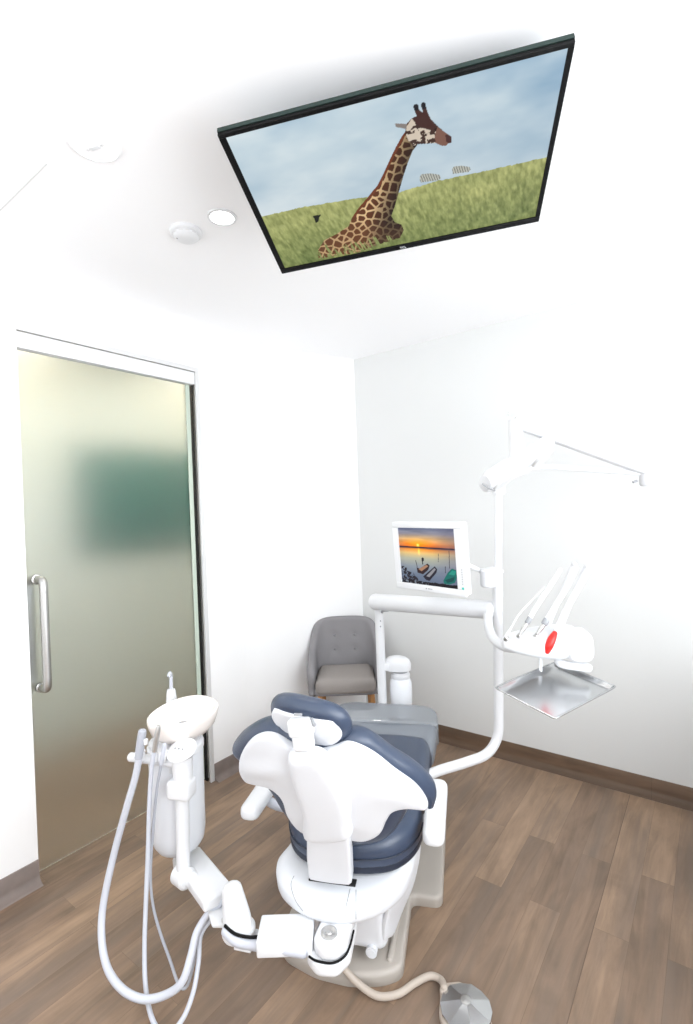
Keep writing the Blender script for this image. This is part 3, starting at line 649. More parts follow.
b = BM(); q = lt(298, 714.5, -0.395); obox(b, q-np.array([0.012, 0, 0]), q+np.array([0.012, 0, 0]), 0.008, 0.006, 0.001); chair.part('release_slot', b, M['mid_grey'], lk); b = BM(); q = lt(313, 722, -0.38); obox(b, q-np.array([0.004, 0, -0.012]), q+np.array([0.004, 0, -0.012]), 0.008, 0.006, 0.001); chair.part('release_slot', b, M['mid_grey'], lk)
# arm rests
for s, c0 in ((1, 0.352), (-1, -0.352)):
    ol = rounded([(c0-0.038, -0.030+0.028*(s < 0)), (c0+0.038, -0.030+0.028*(s < 0)), (c0+0.042, 0.33), (c0-0.042, 0.33)], [0.033, 0.033, 0.04, 0.04])
    b = BM(); slab(b, ol, 0.463, 0.516, 0.018, 0.02, lambda u, v, w, d: (u, v, w+0.02*max(0, v-0.1)), step=0.009, grid=0.03); ar = chair.part('armrest', b, M['white'])
    b = BM(); tube(b, [(c0-s*0.01, 0.16, 0.462), (c0-s*0.06, 0.15, 0.445), (c0-s*0.20, 0.15, 0.43)], 0.019, n=4); chair.part('armrest_tube', b, M['hose'], ar)

# ================================================================== ASSISTANT ARM WITH SPITTOON
cusp = Thing('spittoon_unit', 'white assistant arm with spittoon bowl and tall canister standing left of dental chair', 'dental unit', (0.024, -0.215, 0.22))
J = np.array([0.034, -0.245, 0.285]); EL = np.array([-0.283, -0.243, 0.28])
b = BM(); slab(b, rounded([(J[0]-0.052, J[1]-0.02), (J[0]-0.02, J[1]-0.055), (J[0]+0.03, J[1]-0.05), (J[0]+0.058, J[1]-0.01), (J[0]+0.062, J[1]+0.20), (J[0]-0.035, J[1]+0.20)], 0.035), 0.262, 0.300, 0.006, 0.012, flat, step=0.008, grid=0.02); jo = cusp.part('joint_cover', b, M['white'])
b = BM(); tube(b, [(J[0]-0.056, J[1]-0.050, 0.264), (J[0]-0.03, J[1]-0.058, 0.262), (J[0]+0.02, J[1]-0.056, 0.262), (J[0]+0.052, J[1]-0.03, 0.264), (J[0]+0.062, J[1]+0.01, 0.268), (J[0]+0.062, J[1]+0.06, 0.27)], 0.0035, seg=10); cusp.part('joint_gap', b, M['black'], jo)  # thin black strand painting the dark, shaded gap between the joint plates
b = BM(); slab(b, rounded([(J[0]-0.075, J[1]-0.03), (J[0]-0.03, J[1]-0.068), (J[0]+0.035, J[1]-0.062), (J[0]+0.066, J[1]-0.01), (J[0]+0.060, J[1]+0.15), (J[0]-0.06, J[1]+0.15)], 0.04), 0.215, 0.258, 0.016, 0.008, flat, step=0.008, grid=0.02); cusp.part('joint_base', b, M['white'], jo)
b = BM(); lathe(b, [(0, 0.0), (0.026, 0.0), (0.026, 0.006), (0.020, 0.009), (0.010, 0.004), (0.007, 0.007), (0, 0.008)], 32, T(J[0]-0.004, J[1]+0.002, 0.2995)); cusp.part('bolt_cap', b, M['steel'], jo)
b = BM(); obox(b, lz(314, 934, 0.268), lz(259, 936, 0.268), 0.108, 0.056, 0.007, seg=3); cusp.part('lower_arm', b, M['white'])
b = BM(); tube(b, [J+np.array([-0.08, -0.028, -0.03]), EL+np.array([0.06, -0.036, -0.022]), EL+np.array([0.01, -0.042, -0.012]), EL+np.array([-0.03, -0.03, 0.002])], 0.018, seg=14); cusp.part('arm_hose', b, M['hose'])
b = BM(); tube(b, [EL+np.array([0.10, -0.02, -0.004]), EL+np.array([0.06, -0.040, 0.002]), EL+np.array([0.01, -0.046, 0.010]), EL+np.array([-0.03, -0.036, 0.022])], 0.005, seg=10); cusp.part('arm_cable', b, M['black'])
b = BM(); obox(b, EL+np.array([0.06, 0, -0.046]), EL+np.array([0.0, 0, -0.044]), 0.085, 0.010, 0.004); cusp.part('arm_tray', b, M['white'])
et = lz(232, 889, 0.375)
b = BM(); e0 = EL+np.array([0, 0, -0.02])
tube(b, [e0, e0*0.7+et*0.3, e0*0.35+et*0.65, et], [0.047, 0.046, 0.040, 0.033], seg=28, n=6); lathe(b, [(0.052, -0.012), (0.055, -0.004), (0.055, 0.006), (0.048, 0.012)], 32, T(e0[0], e0[1], e0[2]+0.004)); cusp.part('elbow', b, M['white'])
PB = np.array([-0.573, -0.10, 0.30])
f0 = et+np.array([-0.065, 0.03, -0.07]); f1 = np.array([-0.64, 0.03, 0.275])
b = BM(); obox(b, f0, f1, 0.112, 0.042, 0.010, ext=0.0); cusp.part('upper_arm', b, M['white'])
b = BM(); g0 = lz(218, 915, 0.27); slab(b, rounded(np.array([lz(207, 908, 0.27)[:2], lz(229, 884, 0.27)[:2], lz(236, 905, 0.27)[:2], lz(226, 926, 0.27)[:2], lz(212, 926, 0.27)[:2]]), 0.012), 0.262, 0.274, 0.003, 0.003, flat, step=0.008, grid=0.02); pl = cusp.part('hose_plate', b, M['white'])
q = lz(224.5, 921, 0.275); b = BM(); lathe(b, [(0.010, 0), (0.010, 0.008), (0.006, 0.011), (0, 0.011)], 20, T(*q)); cusp.part('plate_screw', b, M['steel'], pl)
b = BM(); tube(b, [PB+np.array([0.035, -0.005, -0.005]), PB+np.array([0.065, 0.0, -0.02]), PB+np.array([0.11, 0.0, -0.03])], 0.028, seg=20); cusp.part('post_link', b, M['white'])
b = BM(); ax = Matrix.Rotation(PI/2, 4, 'Y') @ Matrix.Identity(4)
lathe(b, [(0.0, -0.034), (0.030, -0.034), (0.038, -0.026), (0.038, 0.026), (0.030, 0.034), (0, 0.034)], 28, T(*PB) @ Matrix.Rotation(math.radians(-25), 4, 'Z') @ ax); cusp.part('post_knuckle', b, M['white'])
PT = np.array([-0.556, -0.10, 0.775])
b = BM(); tube(b, [PB, (-0.568, -0.10, 0.45), (-0.563, -0.10, 0.62)], 0.0245, seg=24, cap='flat'); post = cusp.part('post', b, M['white'])
b = BM(); obox(b, (-0.563, -0.105, 0.600), (-0.562, -0.105, 0.672), 0.092, 0.072, 0.016, up=(0, 1, 0), seg=4); cusp.part('post_clamp', b, M['white'], post)
b = BM()
rings = []
for z, r, k in ((0.66, 0.037, 0), (0.72, 0.038, 0), (0.750, 0.039, 0), (0.764, 0.050, 0.30), (0.773, 0.056, 0.40), (0.779, 0.053, 0.40), (0.782, 0.040, 0.40)):
    rings.append([(-0.558+r*1.0*math.cos(a), -0.10+r*0.9*math.sin(a), z+k*r*math.sin(a)*0.9+0.1*k*r*math.cos(a)) for a in np.linspace(0, 2*PI, 32, endpoint=False)])
loft(b, rings); cusp.part('control_head', b, M['white'])
for k, (dx, dy) in enumerate(((-0.022, 0), (-0.006, -0.002), (0.010, -0.003))):
    b = BM(); box(b, (-0.558+dx, -0.108+dy, 0.7855-0.002), (0.006, 0.004, 0.004), 0.001); cusp.part('control_mark', b, M['mid_grey'])
CC = np.array([-0.655, 0.012])
b = BM(); lathe(b, [(0, 0.325), (0.06, 0.327), (0.082, 0.338), (0.096, 0.36), (0.102, 0.40), (0.104, 0.74), (0.10, 0.758), (0.07, 0.765), (0.0, 0.766)], 48, T(CC[0], CC[1], 0)); can = cusp.part('canister', b, M['plastic'])
b = BM(); lathe(b, [(0.1035, 0.715), (0.108, 0.72), (0.108, 0.74), (0.103, 0.747)], 48, T(CC[0], CC[1], 0)); cusp.part('canister_collar', b, M['white'], can)
b = BM(); obox(b, (-0.60, -0.08, 0.70), (-0.64, -0.02, 0.70), 0.05, 0.06, 0.01); cusp.part('canister_mount', b, M['white'])
# bowl, egg-shaped in plan and hollow
BC = np.array([-0.640, 0.045, 0.852])
def bowl_ring(r, z, n=56):
    o = []
    for a in np.linspace(0, 2*PI, n, endpoint=False):
        e = 1+0.10*math.cos(a)+0.03*math.cos(2*a-0.6); o.append((BC[0]+r*e*math.cos(a)*1.02, BC[1]+r*(1-0.05*math.cos(a))*math.sin(a)*1.30, BC[2]+z))
    return o
b = BM(); loft(b, [bowl_ring(r, z) for r, z in ((0.001, -0.092), (0.05, -0.090), (0.085, -0.078), (0.108, -0.050), (0.119, -0.016), (0.122, 0.000), (0.121, 0.008), (0.116, 0.011), (0.109, 0.008), (0.100, -0.006), (0.078, -0.028), (0.045, -0.040), (0.014, -0.044), (0.001, -0.045))]); bowl = cusp.part('bowl', b, M['plastic_warm'])
b = BM(); lathe(b, [(0.016, 0), (0.016, 0.001), (0.003, 0.0015), (0, 0.0015)], 24, T(BC[0], BC[1], BC[2]-0.044)); cusp.part('drain', b, M['mid_grey'], bowl)
q = lt(172, 700, 0.21)
b = BM(); lathe(b, [(0.024, -0.10), (0.024, -0.02), (0.022, 0.0), (0.018, 0.035), (0.016, 0.038), (0.0, 0.038)], 28, T(q[0]-0.006, 0.215, q[2]+0.008)); cusp.part('spout_base', b, M['white'], bowl)
sb = np.array([q[0]-0.006, 0.215, q[2]+0.04])
b = BM(); tube(b, [sb, sb+np.array([0.003, -0.002, 0.045]), sb+np.array([0.005, -0.006, 0.072]), sb+np.array([0.012, -0.024, 0.086]), sb+np.array([0.016, -0.036, 0.078])], 0.0075, seg=14); cusp.part('cup_filler_spout', b, M['hose'], bowl)
b = BM(); q = lt(177, 706, 0.165); tube(b, [q+np.array([0, 0.02, -0.03]), q+np.array([0, 0.01, 0.012]), q+np.array([0, -0.008, 0.010]), q+np.array([0, -0.016, -0.006])], 0.006, seg=12); cusp.part('rinse_nozzle', b, M['steel'], bowl)
# holder bar for the hoses
hb0, hb1 = lt(131, 757, -0.11), lt(178, 763, -0.10)
b = BM(); tube(b, [hb0, hb1], 0.017, seg=24); hold = cusp.part('hose_holder', b, M['white'])
for px in (140.5, 155.5, 162.5):
    b = BM(); q = lt(px, 755, -0.125); lathe(b, [(0.010, -0.018), (0.017, -0.018), (0.017, 0.018), (0.010, 0.018)], 20, T(*q) @ Matrix.Rotation(0.15, 4, 'Y')); cusp.part('holder_clip', b, M['white'], hold)

# hoses hung in the holder
def hose_path(pts): return [lt(*p) if len(p) == 3 else lz(p[0], p[1], p[3]) for p in pts]
h1 = hose_path([(141, 741, -.135), (136.5, 772, -.145), (127, 806, -.16), (115, 850, -.175), (104, 900, -.215), (101.5, 935, -.255), (107, 967, -.30), (122, 989, 'z', .085), (143, 999, 'z', .07), (165, 995, 'z', .085), (182, 982, 'z', .125), (191, 955, 'z', .18), (197, 932, 'z', .22), (209, 913, 'z', .26), (223, 900, 'z', .295)])
t = Thing('suction_hose', 'thickest grey suction hose hanging in a wide loop left of the canister', 'hose', h1[0], CHAIR, 'suction hoses')
b = BM(); tube(b, h1, 0.0125, seg=16, n=8); t.part('tubing', b, M['hose'])
b = BM(); d = np.array(h1[1])-np.array(h1[0]); d /= np.linalg.norm(d); tube(b, [h1[0]-d*0.035, h1[0]-d*0.01, h1[0]+d*0.06], [0.0145, 0.0155, 0.0145], seg=20); hd = t.part('suction_valve', b, M['hose_d'])
b = BM(); q = h1[0]+np.array([0.016, -0.002, 0.0]); obox(b, q, q+np.array([0.012, 0, 0.0]), 0.016, 0.022, 0.003); t.part('valve_lever', b, M['white'], hd)
h2 = hose_path([(157, 736, -.14), (152, 765, -.15), (149.5, 800, -.155), (148, 850, -.17), (146, 900, -.20), (144.5, 950, -.245), (146, 990, 'z', .05), (153, 1021, 'z', .028), (166, 1035, 'z', .02), (182, 1020, 'z', .04), (193, 993, 'z', .09), (198.5, 962, 'z', .15), (201, 935, 'z', .20), (213, 918, 'z', .24), (230, 904, 'z', .28)])
t = Thing('suction_hose', 'middle grey hose with steel tip running straight down before the canister', 'hose', h2[0], CHAIR, 'suction hoses')
b = BM(); tube(b, h2, 0.0078, seg=14, n=8); t.part('tubing', b, M['hose'])
b = BM(); d = np.array(h2[1])-np.array(h2[0]); d /= np.linalg.norm(d); tube(b, [h2[0]-d*0.035, h2[0]-d*0.01, h2[0]+d*0.055], [0.0075, 0.0098, 0.0092], seg=18); t.part('steel_tip', b, M['steel'])
h3 = hose_path([(163.5, 750, -.135), (160.5, 768, -.14), (156.5, 792, -.13), (153, 830, -.13), (150.5, 875, -.135), (153, 905, -.14), (160, 932, -.165), (170, 960, -.20), (179, 985, 'z', .05), (187, 986, 'z', .05), (194, 962, 'z', .12), (199, 938, 'z', .19), (213, 914, 'z', .25)])
t = Thing('suction_hose', 'thinnest grey hose on the right of the holder, curving away behind the others', 'hose', h3[0], CHAIR, 'suction hoses')
b = BM(); tube(b, h3, 0.0052, seg=12, n=8); t.part('tubing', b, M['hose_d'])
b = BM(); d = np.array(h3[1])-np.array(h3[0]); d /= np.linalg.norm(d); tube(b, [h3[0]-d*0.02, h3[0]+d*0.05], 0.0082, seg=16); t.part('grip', b, M['hose'])

# ================================================================== FOOT CONTROL
fc = lz(466, 1008, 0.03)
foot = Thing('foot_control', 'taupe foot control with faceted steel disc on the floor beside chair', 'foot control', (fc[0], fc[1], 0))
b = BM()
ol = rounded(np.array([lz(x, y, 0.012)[:2] for x, y in ((441, 985), (461, 983), (467, 990), (486, 1003), (492, 1024), (490, 1040), (470, 1046), (446, 1040), (439, 1015))]), 0.02)
slab(b, ol, 0.0, 0.022, 0.003, 0.008, flat, step=0.008, grid=0.03); fp = foot.part('base', b, M['taupe_hose'])
b = BM(); q = lz(444.5, 990, 0.028); lathe(b, [(0.016, -0.014), (0.016, 0.0), (0.010, 0.006), (0.010, 0.012), (0.0, 0.013)], 24, T(*q)); foot.part('hose_socket', b, M['taupe_hose'], fp)
b = BM(); n = 12; R = 0.082; r0 = 0.014
def ringv(r, z, k=0.0): return [b.verts.new((fc[0]+r*math.cos(2*PI*i/n+k), fc[1]+r*math.sin(2*PI*i/n+k), z)) for i in range(n)]
n = 14; A = [b.verts.new((fc[0]+R*math.cos(2*PI*i/n), fc[1]+R*math.sin(2*PI*i/n), 0.022)) for i in range(n)]
B_ = [b.verts.new((fc[0]+R*math.cos(2*PI*i/n), fc[1]+R*math.sin(2*PI*i/n), 0.034+(0.001 if i % 2 else -0.002))) for i in range(n)]
C_ = [b.verts.new((fc[0]+r0*math.cos(2*PI*i/n), fc[1]+r0*math.sin(2*PI*i/n), 0.056)) for i in range(n)]
skin(b, [A, B_, C_]); foot.part('pedal_disc', b, M['steel_tray'], ang=4)
b = BM(); lathe(b, [(0.016, 0.054), (0.016, 0.058), (0.010, 0.061), (0.0, 0.061)], 24, T(fc[0], fc[1], 0)); foot.part('disc_hub', b, M['steel'])
hp = [lz(338, 960, 0.10), lz(347, 972, 0.06), lz(360, 985, 0.03), lz(378, 996, 0.014), lz(398, 994, 0.014), lz(415, 983, 0.014), lz(430, 976, 0.014), lz(441, 980, 0.018), q+np.array([0, 0, 0.004])]
b = BM(); tube(b, hp, 0.0115, seg=16, n=8); foot.part('hose', b, M['taupe_hose'])

# ================================================================== DELIVERY UNIT
du = Thing('delivery_unit', 'white delivery unit with tall bent post, horizontal beam and instrument console', 'dental unit', (0.63, 0.69, 0.45))
b = BM(); tube(b, [(0.12, 0.37, 0.40), lz(433, 773, 0.44), (0.47, 0.595, 0.455), (0.565, 0.652, 0.475), (0.617, 0.682, 0.545), (0.626, 0.686, 0.66), (0.632, 0.690, 0.85), (0.641, 0.695, 1.22)], 0.0225, seg=24, n=10, cap='flat'); po = du.part('post', b, M['white'])
b = BM(); tube(b, [(0.641, 0.695, 1.20), (0.662, 0.703, 1.71)], 0.0178, seg=22, cap='flat'); du.part('upper_pole', b, M['white'])
b = BM(); tube(b, [(0.6405, 0.695, 1.205), (0.6435, 0.696, 1.325)], 0.0245, seg=24, cap='flat'); lathe(b, [(0.0245, 0), (0.029, 0.004), (0.029, 0.014), (0.019, 0.02)], 24, T(0.6435, 0.696, 1.318)); du.part('collar', b, M['white'], po)
bR, bL = np.array([0.64, 0.694, 1.141]), np.array([-0.028, 1.150, 1.09])
d = bL-bR; d /= np.linalg.norm(d)
b = BM(); tube(b, [bR+d*0.035, bL+d*0.0], [0.044, 0.048], seg=32); beam = du.part('beam', b, M['white'])
b = BM(); tube(b, [bL+d*-0.10+np.array([0, 0, -0.044]), bL+d*-0.06+np.array([0, 0, -0.05]), bL+d*-0.052+np.array([0, 0, -0.06])], 0.008, seg=10); du.part('beam_clip', b, M['mid_grey'], beam)
hx_, hy_ = -0.012, 1.178
b = BM(); tube(b, [(hx_, hy_, 1.06), (hx_, hy_, 0.30)], 0.0265, seg=24, cap='flat'); tube(b, [(hx_, hy_, 0.31), (hx_, hy_, 0.14), (hx_, hy_-0.07, 0.08), (hx_, hy_-0.25, 0.074), (hx_, hy_-0.42, 0.074)], 0.022, seg=20, n=8); dt = du.part('drop_tube', b, M['white'])
for px in ((380.5, 621), (380.5, 626.5)):
    b = BM(); d0 = Vector(ray(*px)); q = loc(CAM+np.array(d0)*2.905); lathe(b, [(0.004, -0.002), (0.004, 0.002), (0, 0.002)], 12, T(*q) @ Matrix.Rotation(PI/2, 4, 'X')); du.part('screw_hole', b, M['mid_grey'], dt)
# bottle head and bottle
bt = ld(401, 690, 3.0)
b = BM(); c1 = ld(396.5, 663, 3.0)
loft(b, [ell((c1[0]+0.004, c1[1], c1[2]+z), (rx, 0, 0), (0, 0.055*k, 0), 32, 2.6) for z, rx, k in ((-0.040, 0.078, 0.9), (-0.036, 0.082, 1), (-0.006, 0.083, 1), (0.018, 0.074, 0.95), (0.032, 0.056, 0.8), (0.040, 0.030, 0.5))]); bhd = du.part('bottle_head', b, M['white'])
b = BM(); obox(b, (hx_, hy_, c1[2]-0.01), (c1[0], c1[1], c1[2]-0.01), 0.05, 0.05, 0.008); du.part('head_clamp', b, M['white'], bhd)
b = BM(); lathe(b, [(0.045, 0), (0.045, 0.008), (0.03, 0.010)], 28, T(bt[0], bt[1], c1[2]-0.052)); du.part('head_ring', b, M['mid_grey'], bhd)
zt = c1[2]-0.048
t = Thing('water_bottle', 'translucent white water bottle screwed under the bottle head behind the leg rest', 'bottle', (bt[0], bt[1], zt-0.235))
b = BM(); lathe(b, [(0, zt-0.235), (0.050, zt-0.235), (0.058, zt-0.228), (0.064, zt-0.20), (0.067, zt-0.13), (0.066, zt-0.07), (0.058, zt-0.046), (0.056, zt-0.04), (0, zt-0.04)], 36, T(bt[0], bt[1], 0)); t.part('body', b, M['bottle'])
b = BM(); lathe(b, [(0, zt-0.042), (0.054, zt-0.042), (0.058, zt-0.036), (0.058, zt-0.016), (0.046, zt-0.008), (0.042, zt), (0, zt)], 36, T(bt[0], bt[1], 0)); t.part('neck', b, M['white'])
# monitor arm clamp on the post
mq = np.array([0.602, 0.662, 1.318])
b = BM(); lathe(b, [(0.0, -0.048), (0.030, -0.048), (0.036, -0.040), (0.036, 0.030), (0.030, 0.038), (0, 0.038)], 28, T(mq[0]-0.004, mq[1]-0.006, mq[2]-0.012)); obox(b, mq, (0.642, 0.695, mq[2]), 0.05, 0.06, 0.008); clampo = du.part('monitor_clamp', b, M['white'], po)
# bent console arm and console
ca = [ld(488, 614, 2.30), ld(488.5, 626, 2.27), ld(493, 638, 2.22), ld(503, 646, 2.14), ld(515, 648, 2.06)]
b = BM(); tube(b, ca, 0.0205, seg=20, n=8); du.part('console_arm', b, M['white'])
def cax(px, py, D): return ld(px, py, D)
X0, X1 = cax(504, 645, 2.06), cax(583, 643, 2.00)
ex = X1-X0; Lc = np.linalg.norm(ex); ex /= Lc; ez = np.array([0, 0, 1.0]); ey = np.cross(ez, ex); ey /= np.linalg.norm(ey); ez = np.cross(ex, ey)
def csec(f, up, dn, dep): 
    c = X0+ex*Lc*f+ez*(up-dn)/2; return ell(c, ey*dep, ez*(up+dn)/2, 36, 2.5)
b = BM(); loft(b, [csec(*q) for q in ((-0.03, 0.004, 0.004, 0.01), (-0.01, 0.024, 0.010, 0.05), (0.10, 0.040, 0.022, 0.085), (0.28, 0.056, 0.036, 0.10), (0.48, 0.066, 0.050, 0.105), (0.64, 0.070, 0.054, 0.105), (0.76, 0.072, 0.050, 0.10), (0.90, 0.068, 0.040, 0.085), (0.95, 0.05, 0.03, 0.06))])
con = du.part('console', b, M['white'])
b = BM(); c = X0+ex*Lc*0.90; loft(b, [ell(c+ey*-y+ez*0.006, ex*0.050*k, ez*0.060*k, 36, 3.2) for y, k in ((0.0, 1.0), (0.080, 1.0), (0.092, 0.93), (0.098, 0.80))]); kn = du.part('control_knob', b, M['white'], con)
b = BM(); c = X0+ex*Lc*0.905-ey*0.0985-ez*0.014; obox(b, c-ex*0.030, c+ex*0.030, 0.003, 0.034, 0.001, up=tuple(ez)); du.part('knob_panel', b, M['grey_trim'], kn, label='pale grey control panel')
for px in ((506.5, 638), (519.5, 635), (536.5, 635), (536.5, 646)):
    b = BM(); q = ld(px[0], px[1], 1.965); lathe(b, [(0.0085, -0.012), (0.0085, 0.004), (0.005, 0.006), (0.0, 0.006)], 16, T(*q) @ Matrix.Rotation(0.5, 4, 'Y') @ Matrix.Rotation(0.6, 4, 'X')); du.part('instrument_coupling', b, M['steel'], con)
# tray arm
tc = [np.array(v) for v in ((0.597, 0.193, 0.953), (0.847, 0.452, 0.973), (1.019, 0.288, 0.941), (0.769, 0.029, 0.921))]; tc = [c-np.array([0, 0, 0.013]) for c in tc]
tcn = sum(tc)/4; tu = (tc[1]-tc[0]+tc[2]-tc[3])/2; tv_ = (tc[0]-tc[3]+tc[1]-tc[2])/2; Lu, Lv = np.linalg.norm(tu)*1.06, np.linalg.norm(tv_)*1.06; tu /= np.linalg.norm(tu); tv_ = tv_-tu*(tv_@tu); tv_ /= np.linalg.norm(tv_); tn = np.cross(tu, tv_)
b = BM(); q0 = X0+ex*Lc*0.46-ez*0.045; q1 = tc[1]*0.72+tc[0]*0.28; q1 = q1+tn*-0.007
obox(b, q0, q1+np.array([0, 0, 0.0]), 0.018, 0.012, 0.003, up=tuple(ex)); obox(b, q1-tn*0.002, tcn-tn*0.009, 0.05, 0.010, 0.003); du.part('tray_bracket', b, M['white'])
b = BM(); tube(b, [ld(557, 656, 2.02), ld(559, 662, 1.98), ld(566, 665, 1.96), ld(589, 668, 1.94)], 0.0165, seg=20, n=5); du.part('console_handle', b, M['white'])
# tray (rests on its bracket)
def tray_fn(u, v, w, d): return tuple(tcn+tu*u+tv_*v+tn*w)
t = Thing('instrument_tray', 'rectangular steel instrument tray with raised rim below the console', 'tray', tcn)
ol = rounded([(-Lu/2, -Lv/2), (Lu/2, -Lv/2), (Lu/2, Lv/2), (-Lu/2, Lv/2)], 0.012)
def dish(u, v, w, d):
    e = max(0, 1-d/0.016); return tray_fn(u, v, w+0.014*e*e*(3-2*e), d)
b = BM(); slab(b, ol, 0.0, 0.0022, 0.0008, 0.0008, dish, step=0.006, grid=0.012); t.part('pan', b, M['steel_tray'])
b = BM(); pp = resample(ol, 0.012); ring = [np.array(tray_fn(p[0], p[1], 0.0155, 0)) for p in pp]; ring.append(ring[0]); tube(b, ring, 0.0030, seg=8, spline=False, cap='flat'); t.part('rim', b, M['steel_tray'], label='pale rolled rim')
# hand instruments with their whip hoses
insts = [
 ('thin white syringe hose, leftmost of the instruments on the console', [(505.5, 636.5, 1.965), (512, 626, 1.965), (520, 613, 1.975), (536, 596, 1.99), (545, 587, 2.0)], 0.0032, 0.007),
 ('slim white handpiece, second from the left on the console', [(520, 634, 1.96), (527, 623, 1.965), (538, 604, 1.975), (550, 586, 1.985), (560, 570, 2.0)], 0.0098, 0.0085),
 ('white handpiece with steel coupling, third from the left on the console', [(537, 634, 1.955), (544, 624, 1.96), (554, 608, 1.97), (566, 588, 1.98), (576, 568, 2.0)], 0.0112, 0.0085),
 ('white handpiece with a red grip, rightmost on the console', [(548.5, 646, 1.945), (556, 630, 1.955), (565, 612, 1.965), (577, 590, 1.975), (589, 570, 1.99)], 0.0125, 0.0085)]
for i, (lab, P, r, rc) in enumerate(insts):
    Q = [ld(*p) for p in P]; t = Thing('dental_handpiece', lab, 'dental instrument', Q[0], CHAIR, 'instruments on the delivery console')
    b = BM(); tube(b, Q[1:], [r*0.9, r, r, r*0.95], seg=16, n=6); t.part('body', b, M['white'])
    b = BM(); tube(b, [Q[0], Q[0]*0.5+Q[1]*0.5, Q[1]], [rc*0.6, rc, rc*0.9] if i else [0.005, 0.005, 0.003], seg=16, n=5); t.part('coupling', b, M['steel'] if i in (1, 2) else M['white'])
    if i in (1, 2):
        b = BM(); tube(b, [Q[1]*0.75+Q[2]*0.25-(Q[2]-Q[1])*0.22, Q[1]*0.75+Q[2]*0.25], [r*1.12, r*1.12], seg=16); t.part('collar', b, M['mid_grey'])
    if i == 3:
        b = BM(); tube(b, [ld(547, 652, 1.935), ld(549, 646, 1.93), ld(552, 639, 1.935), ld(555, 633, 1.945)], [0.010, 0.0155, 0.0155, 0.010], seg=20, n=6); t.part('red_grip', b, M['red'], label='red grip')
    if i > 1:
        b = BM(); q = Q[-1]; tube(b, [q, q+np.array([0.0, 0.03, 0.012]), q+np.array([-0.01, 0.06, -0.02]), q+np.array([-0.10, 0.085, -0.26])], r*0.75, seg=12, n=8); t.part('whip_hose', b, M['white'])

# ================================================================== MONITOR
MOC = Vector((1.13127, -1.08123, 1.41041))
MOR = Matrix(((0.97541, -0.00767, -0.22028), (-0.22024, -0.07358, -0.97267), (-0.00875, 0.99726, -0.07346)))
MOM = Matrix.Translation(MOC) @ MOR.to_4x4()
mo = Thing('monitor', 'white framed monitor showing a sunset with boats, on the delivery post', 'monitor', (0, 0, 0), MOM)
x0, x1, y0, y1 = -0.203, 0.211, -0.166, 0.165
b = BM(); box(b, ((x0+x1)/2, (y0+y1)/2, -0.024), (x1-x0-0.004, y1-y0-0.004, 0.036), 0.008); box(b, (0.0, -0.01, -0.052), (0.26, 0.22, 0.03), 0.012); mb = mo.part('housing', b, M['plastic'])
sw, sh_ = 0.169, 0.135
b = BM()
box(b, ((x0+x1)/2, (sh_+y1)/2, -0.001), (x1-x0, y1-sh_, 0.016), 0.004); box(b, ((x0+x1)/2, (-sh_+y0)/2, -0.001), (x1-x0, -sh_-y0, 0.016), 0.004)
box(b, ((x0-sw)/2, 0, -0.001), (-sw-x0, 2*sh_, 0.0158), 0.0); box(b, ((x1+sw)/2, 0, -0.001), (x1-sw, 2*sh_, 0.0158), 0.0)
bz = mo.part('bezel', b, M['white'])
b = BM()
for k in range(7): box(b, (0.197, -0.045-k*0.0105, 0.0072), (0.0045, 0.0045, 0.001), 0.0005)
mo.part('button', b, M['mid_grey'], bz)
b = BM(); box(b, (0.197, -0.128, 0.0072), (0.010, 0.010, 0.001), 0.0005); mo.part('power_button', b, M['teal'], bz, label='teal power mark')
b = BM(); lathe(b, [(0.0035, 0), (0.0035, 0.0006), (0, 0.0006)], 12, T(-0.012, -0.150, 0.0069))
for k in range(4): box(b, (0.0+k*0.007, -0.150, 0.0072), (0.004, 0.005, 0.0008), 0)
mo.part('maker_mark', b, M['mid_grey'], bz)
def mz(*P): return scr_uv([(380+x/6.93, 505+y/6.93) for x, y in P], MOM)
